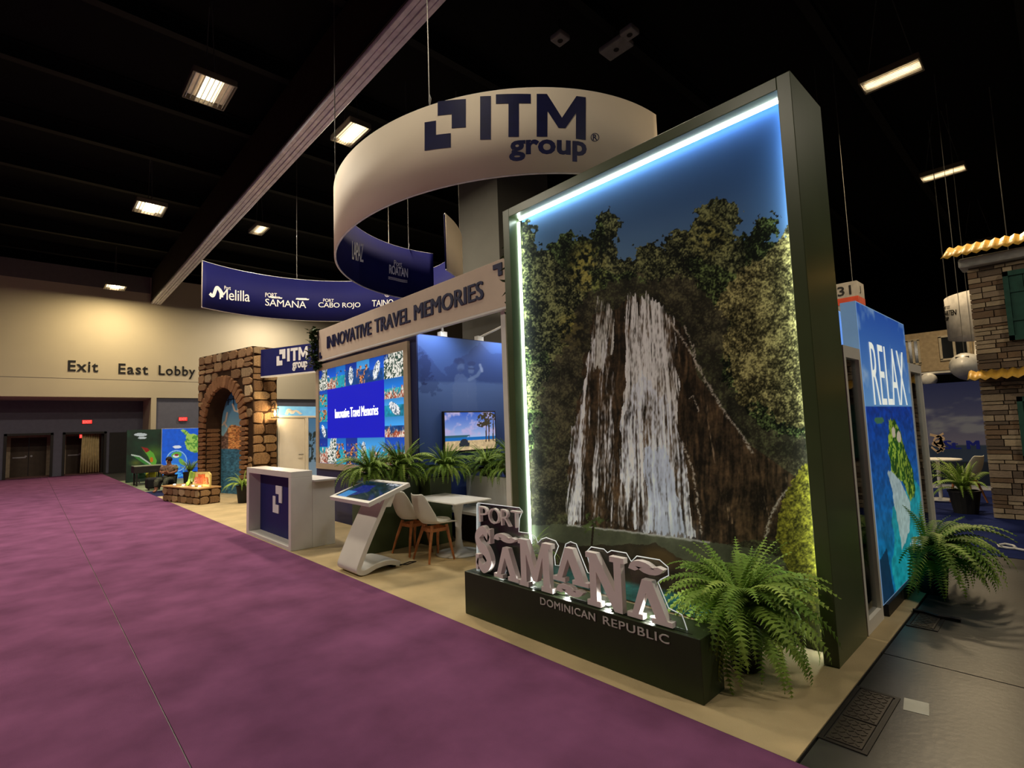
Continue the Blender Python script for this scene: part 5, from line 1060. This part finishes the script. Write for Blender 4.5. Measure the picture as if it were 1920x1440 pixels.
# local x = facing direction
body = [(0, 0, .36, .13), (.0, 0, .52, .13), (.02, 0, .68, .15, .13), (.02, 0, .77, .08), (.03, 0, .83, .05), (.05, 0, .93, .085, .075), (.05, 0, 1.0, .075),
        (.02, .19, .74, .055), (.05, .24, .58, .045), (.20, .10, .54, .036), (.24, -.04, .56, .03), (.02, -.19, .74, .055), (.05, -.24, .58, .045), (.22, -.08, .58, .036), (.26, .06, .60, .03),
        (.05, .1, .34, .09), (.42, .13, .36, .07), (.46, .13, .06, .045), (.58, .14, .03, .035), (.05, -.1, .34, .09), (.42, -.13, .36, .07), (.46, -.13, .06, .045), (.58, -.14, .03, .035)]
edges = [(0, 1), (1, 2), (2, 3), (3, 4), (4, 5), (5, 6), (2, 7), (7, 8), (8, 9), (9, 10), (2, 11), (11, 12), (12, 13), (13, 14), (0, 15), (15, 16), (16, 17), (17, 18), (0, 19), (19, 20), (20, 21), (21, 22)]
for root, sgn in ((10, -1), (14, 1)):
    for k in range(4): body.append((body[root][0]+.01*k, body[root][1]+sgn*(.07-.006*abs(k-1)), body[root][2]+.03-.02*k, .009)); edges.append((root, len(body)-1))
    body.append((body[root][0]+.03, body[root][1]+sgn*.03, body[root][2]+.05, .010)); edges.append((root, len(body)-1))
new_skin_mesh('body', body, edges, m_skin)
new_skin_mesh('shirt', [(0, 0, .42, .15), (.0, 0, .55, .155), (.02, 0, .68, .17, .155), (.02, 0, .78, .09), (.02, .20, .73, .075), (.045, .245, .61, .065), (.02, -.20, .73, .075), (.045, -.245, .61, .065)], [(0, 1), (1, 2), (2, 3), (2, 4), (4, 5), (2, 6), (6, 7)], m_shirt)
new_skin_mesh('trousers', [(0, 0, .37, .15), (.06, .1, .35, .105), (.43, .13, .365, .085), (.46, .13, .14, .07), (.06, -.1, .35, .105), (.43, -.13, .365, .085), (.46, -.13, .14, .07)], [(0, 1), (1, 2), (2, 3), (0, 4), (4, 5), (5, 6)], m_trou)
MB().lathe([(.0, .06), (.05, .05), (.088, .0), (.092, -.05), (.07, -.09)], (.035, 0, .995), 14).build('hair', mat('dark_hair', rgb(40, 32, 28), .7), ps, smooth=True, local=True)
b = MB()
for s in (-1, 1): b.lathe([(.0, .01), (.012, .004), (.012, -.004), (.0, -.01)], (.132, s*.03, .95), 8)
b.build('eyes', m_dark, ps, local=True); MB().prism([(0, 0), (.03, .0), (0, .05)], lambda a, c, d: (.13+a, d, .905+c), -.012, .012).build('nose', m_skin, ps, local=True); MB().box(.125, .136, -.025, .025, .878, .886).build('mouth', mat('lips', rgb(130, 70, 64)), ps, local=True)
sl = thing('low_stool', 'low dark stool under the seated person', 'stool', (PB.x, PB.y, FZ)); MB().lathe([(.17, .19), (.18, .21), (.17, .225)], (PB.x, PB.y, FZ), 16).build('seat', m_dark, sl)
for a in (.4, 2.0, 3.5, 5.1): MB().tube([(PB.x+.1*math.cos(a), PB.y+.1*math.sin(a), .2), (PB.x+.15*math.cos(a), PB.y+.15*math.sin(a), FZ)], .012, 6).build('leg', m_dark, sl)
bg = PZ(287, 919); bgt = thing('wheeled_bag', 'black wheeled bag on the carpet beside the seated person', 'bag', (bg[0], bg[1], FZ))
MB().box(bg[0]-.2, bg[0]+.2, bg[1]-.2, bg[1]+.2, .05, .40).build('body', mat('black_nylon', rgb(20, 20, 22), .7), bgt, bevel=.08, seg=4); MB().tube([(bg[0]-.1, bg[1]-.1, .38), (bg[0]-.12, bg[1]-.1, .62), (bg[0]-.12, bg[1]+.1, .62), (bg[0]-.1, bg[1]+.1, .38)], .012, 6).build('handle', m_dark, bgt)
for y in (-.14, .14): MB().tube([(bg[0]+.14, bg[1]+y-.02, .05), (bg[0]+.14, bg[1]+y+.02, .05)], .042, 12).build('wheel', m_dark, bgt)
dp = PX(356, 880, -17.75); pt_ = fern('dark spiky potted plant between map panel and gateway', (dp[0], dp[1], .62), .5, 45, 88, .6, .17, mix=(.7, .3, 0), group='palms'); pt_.name = 'potted_plant'
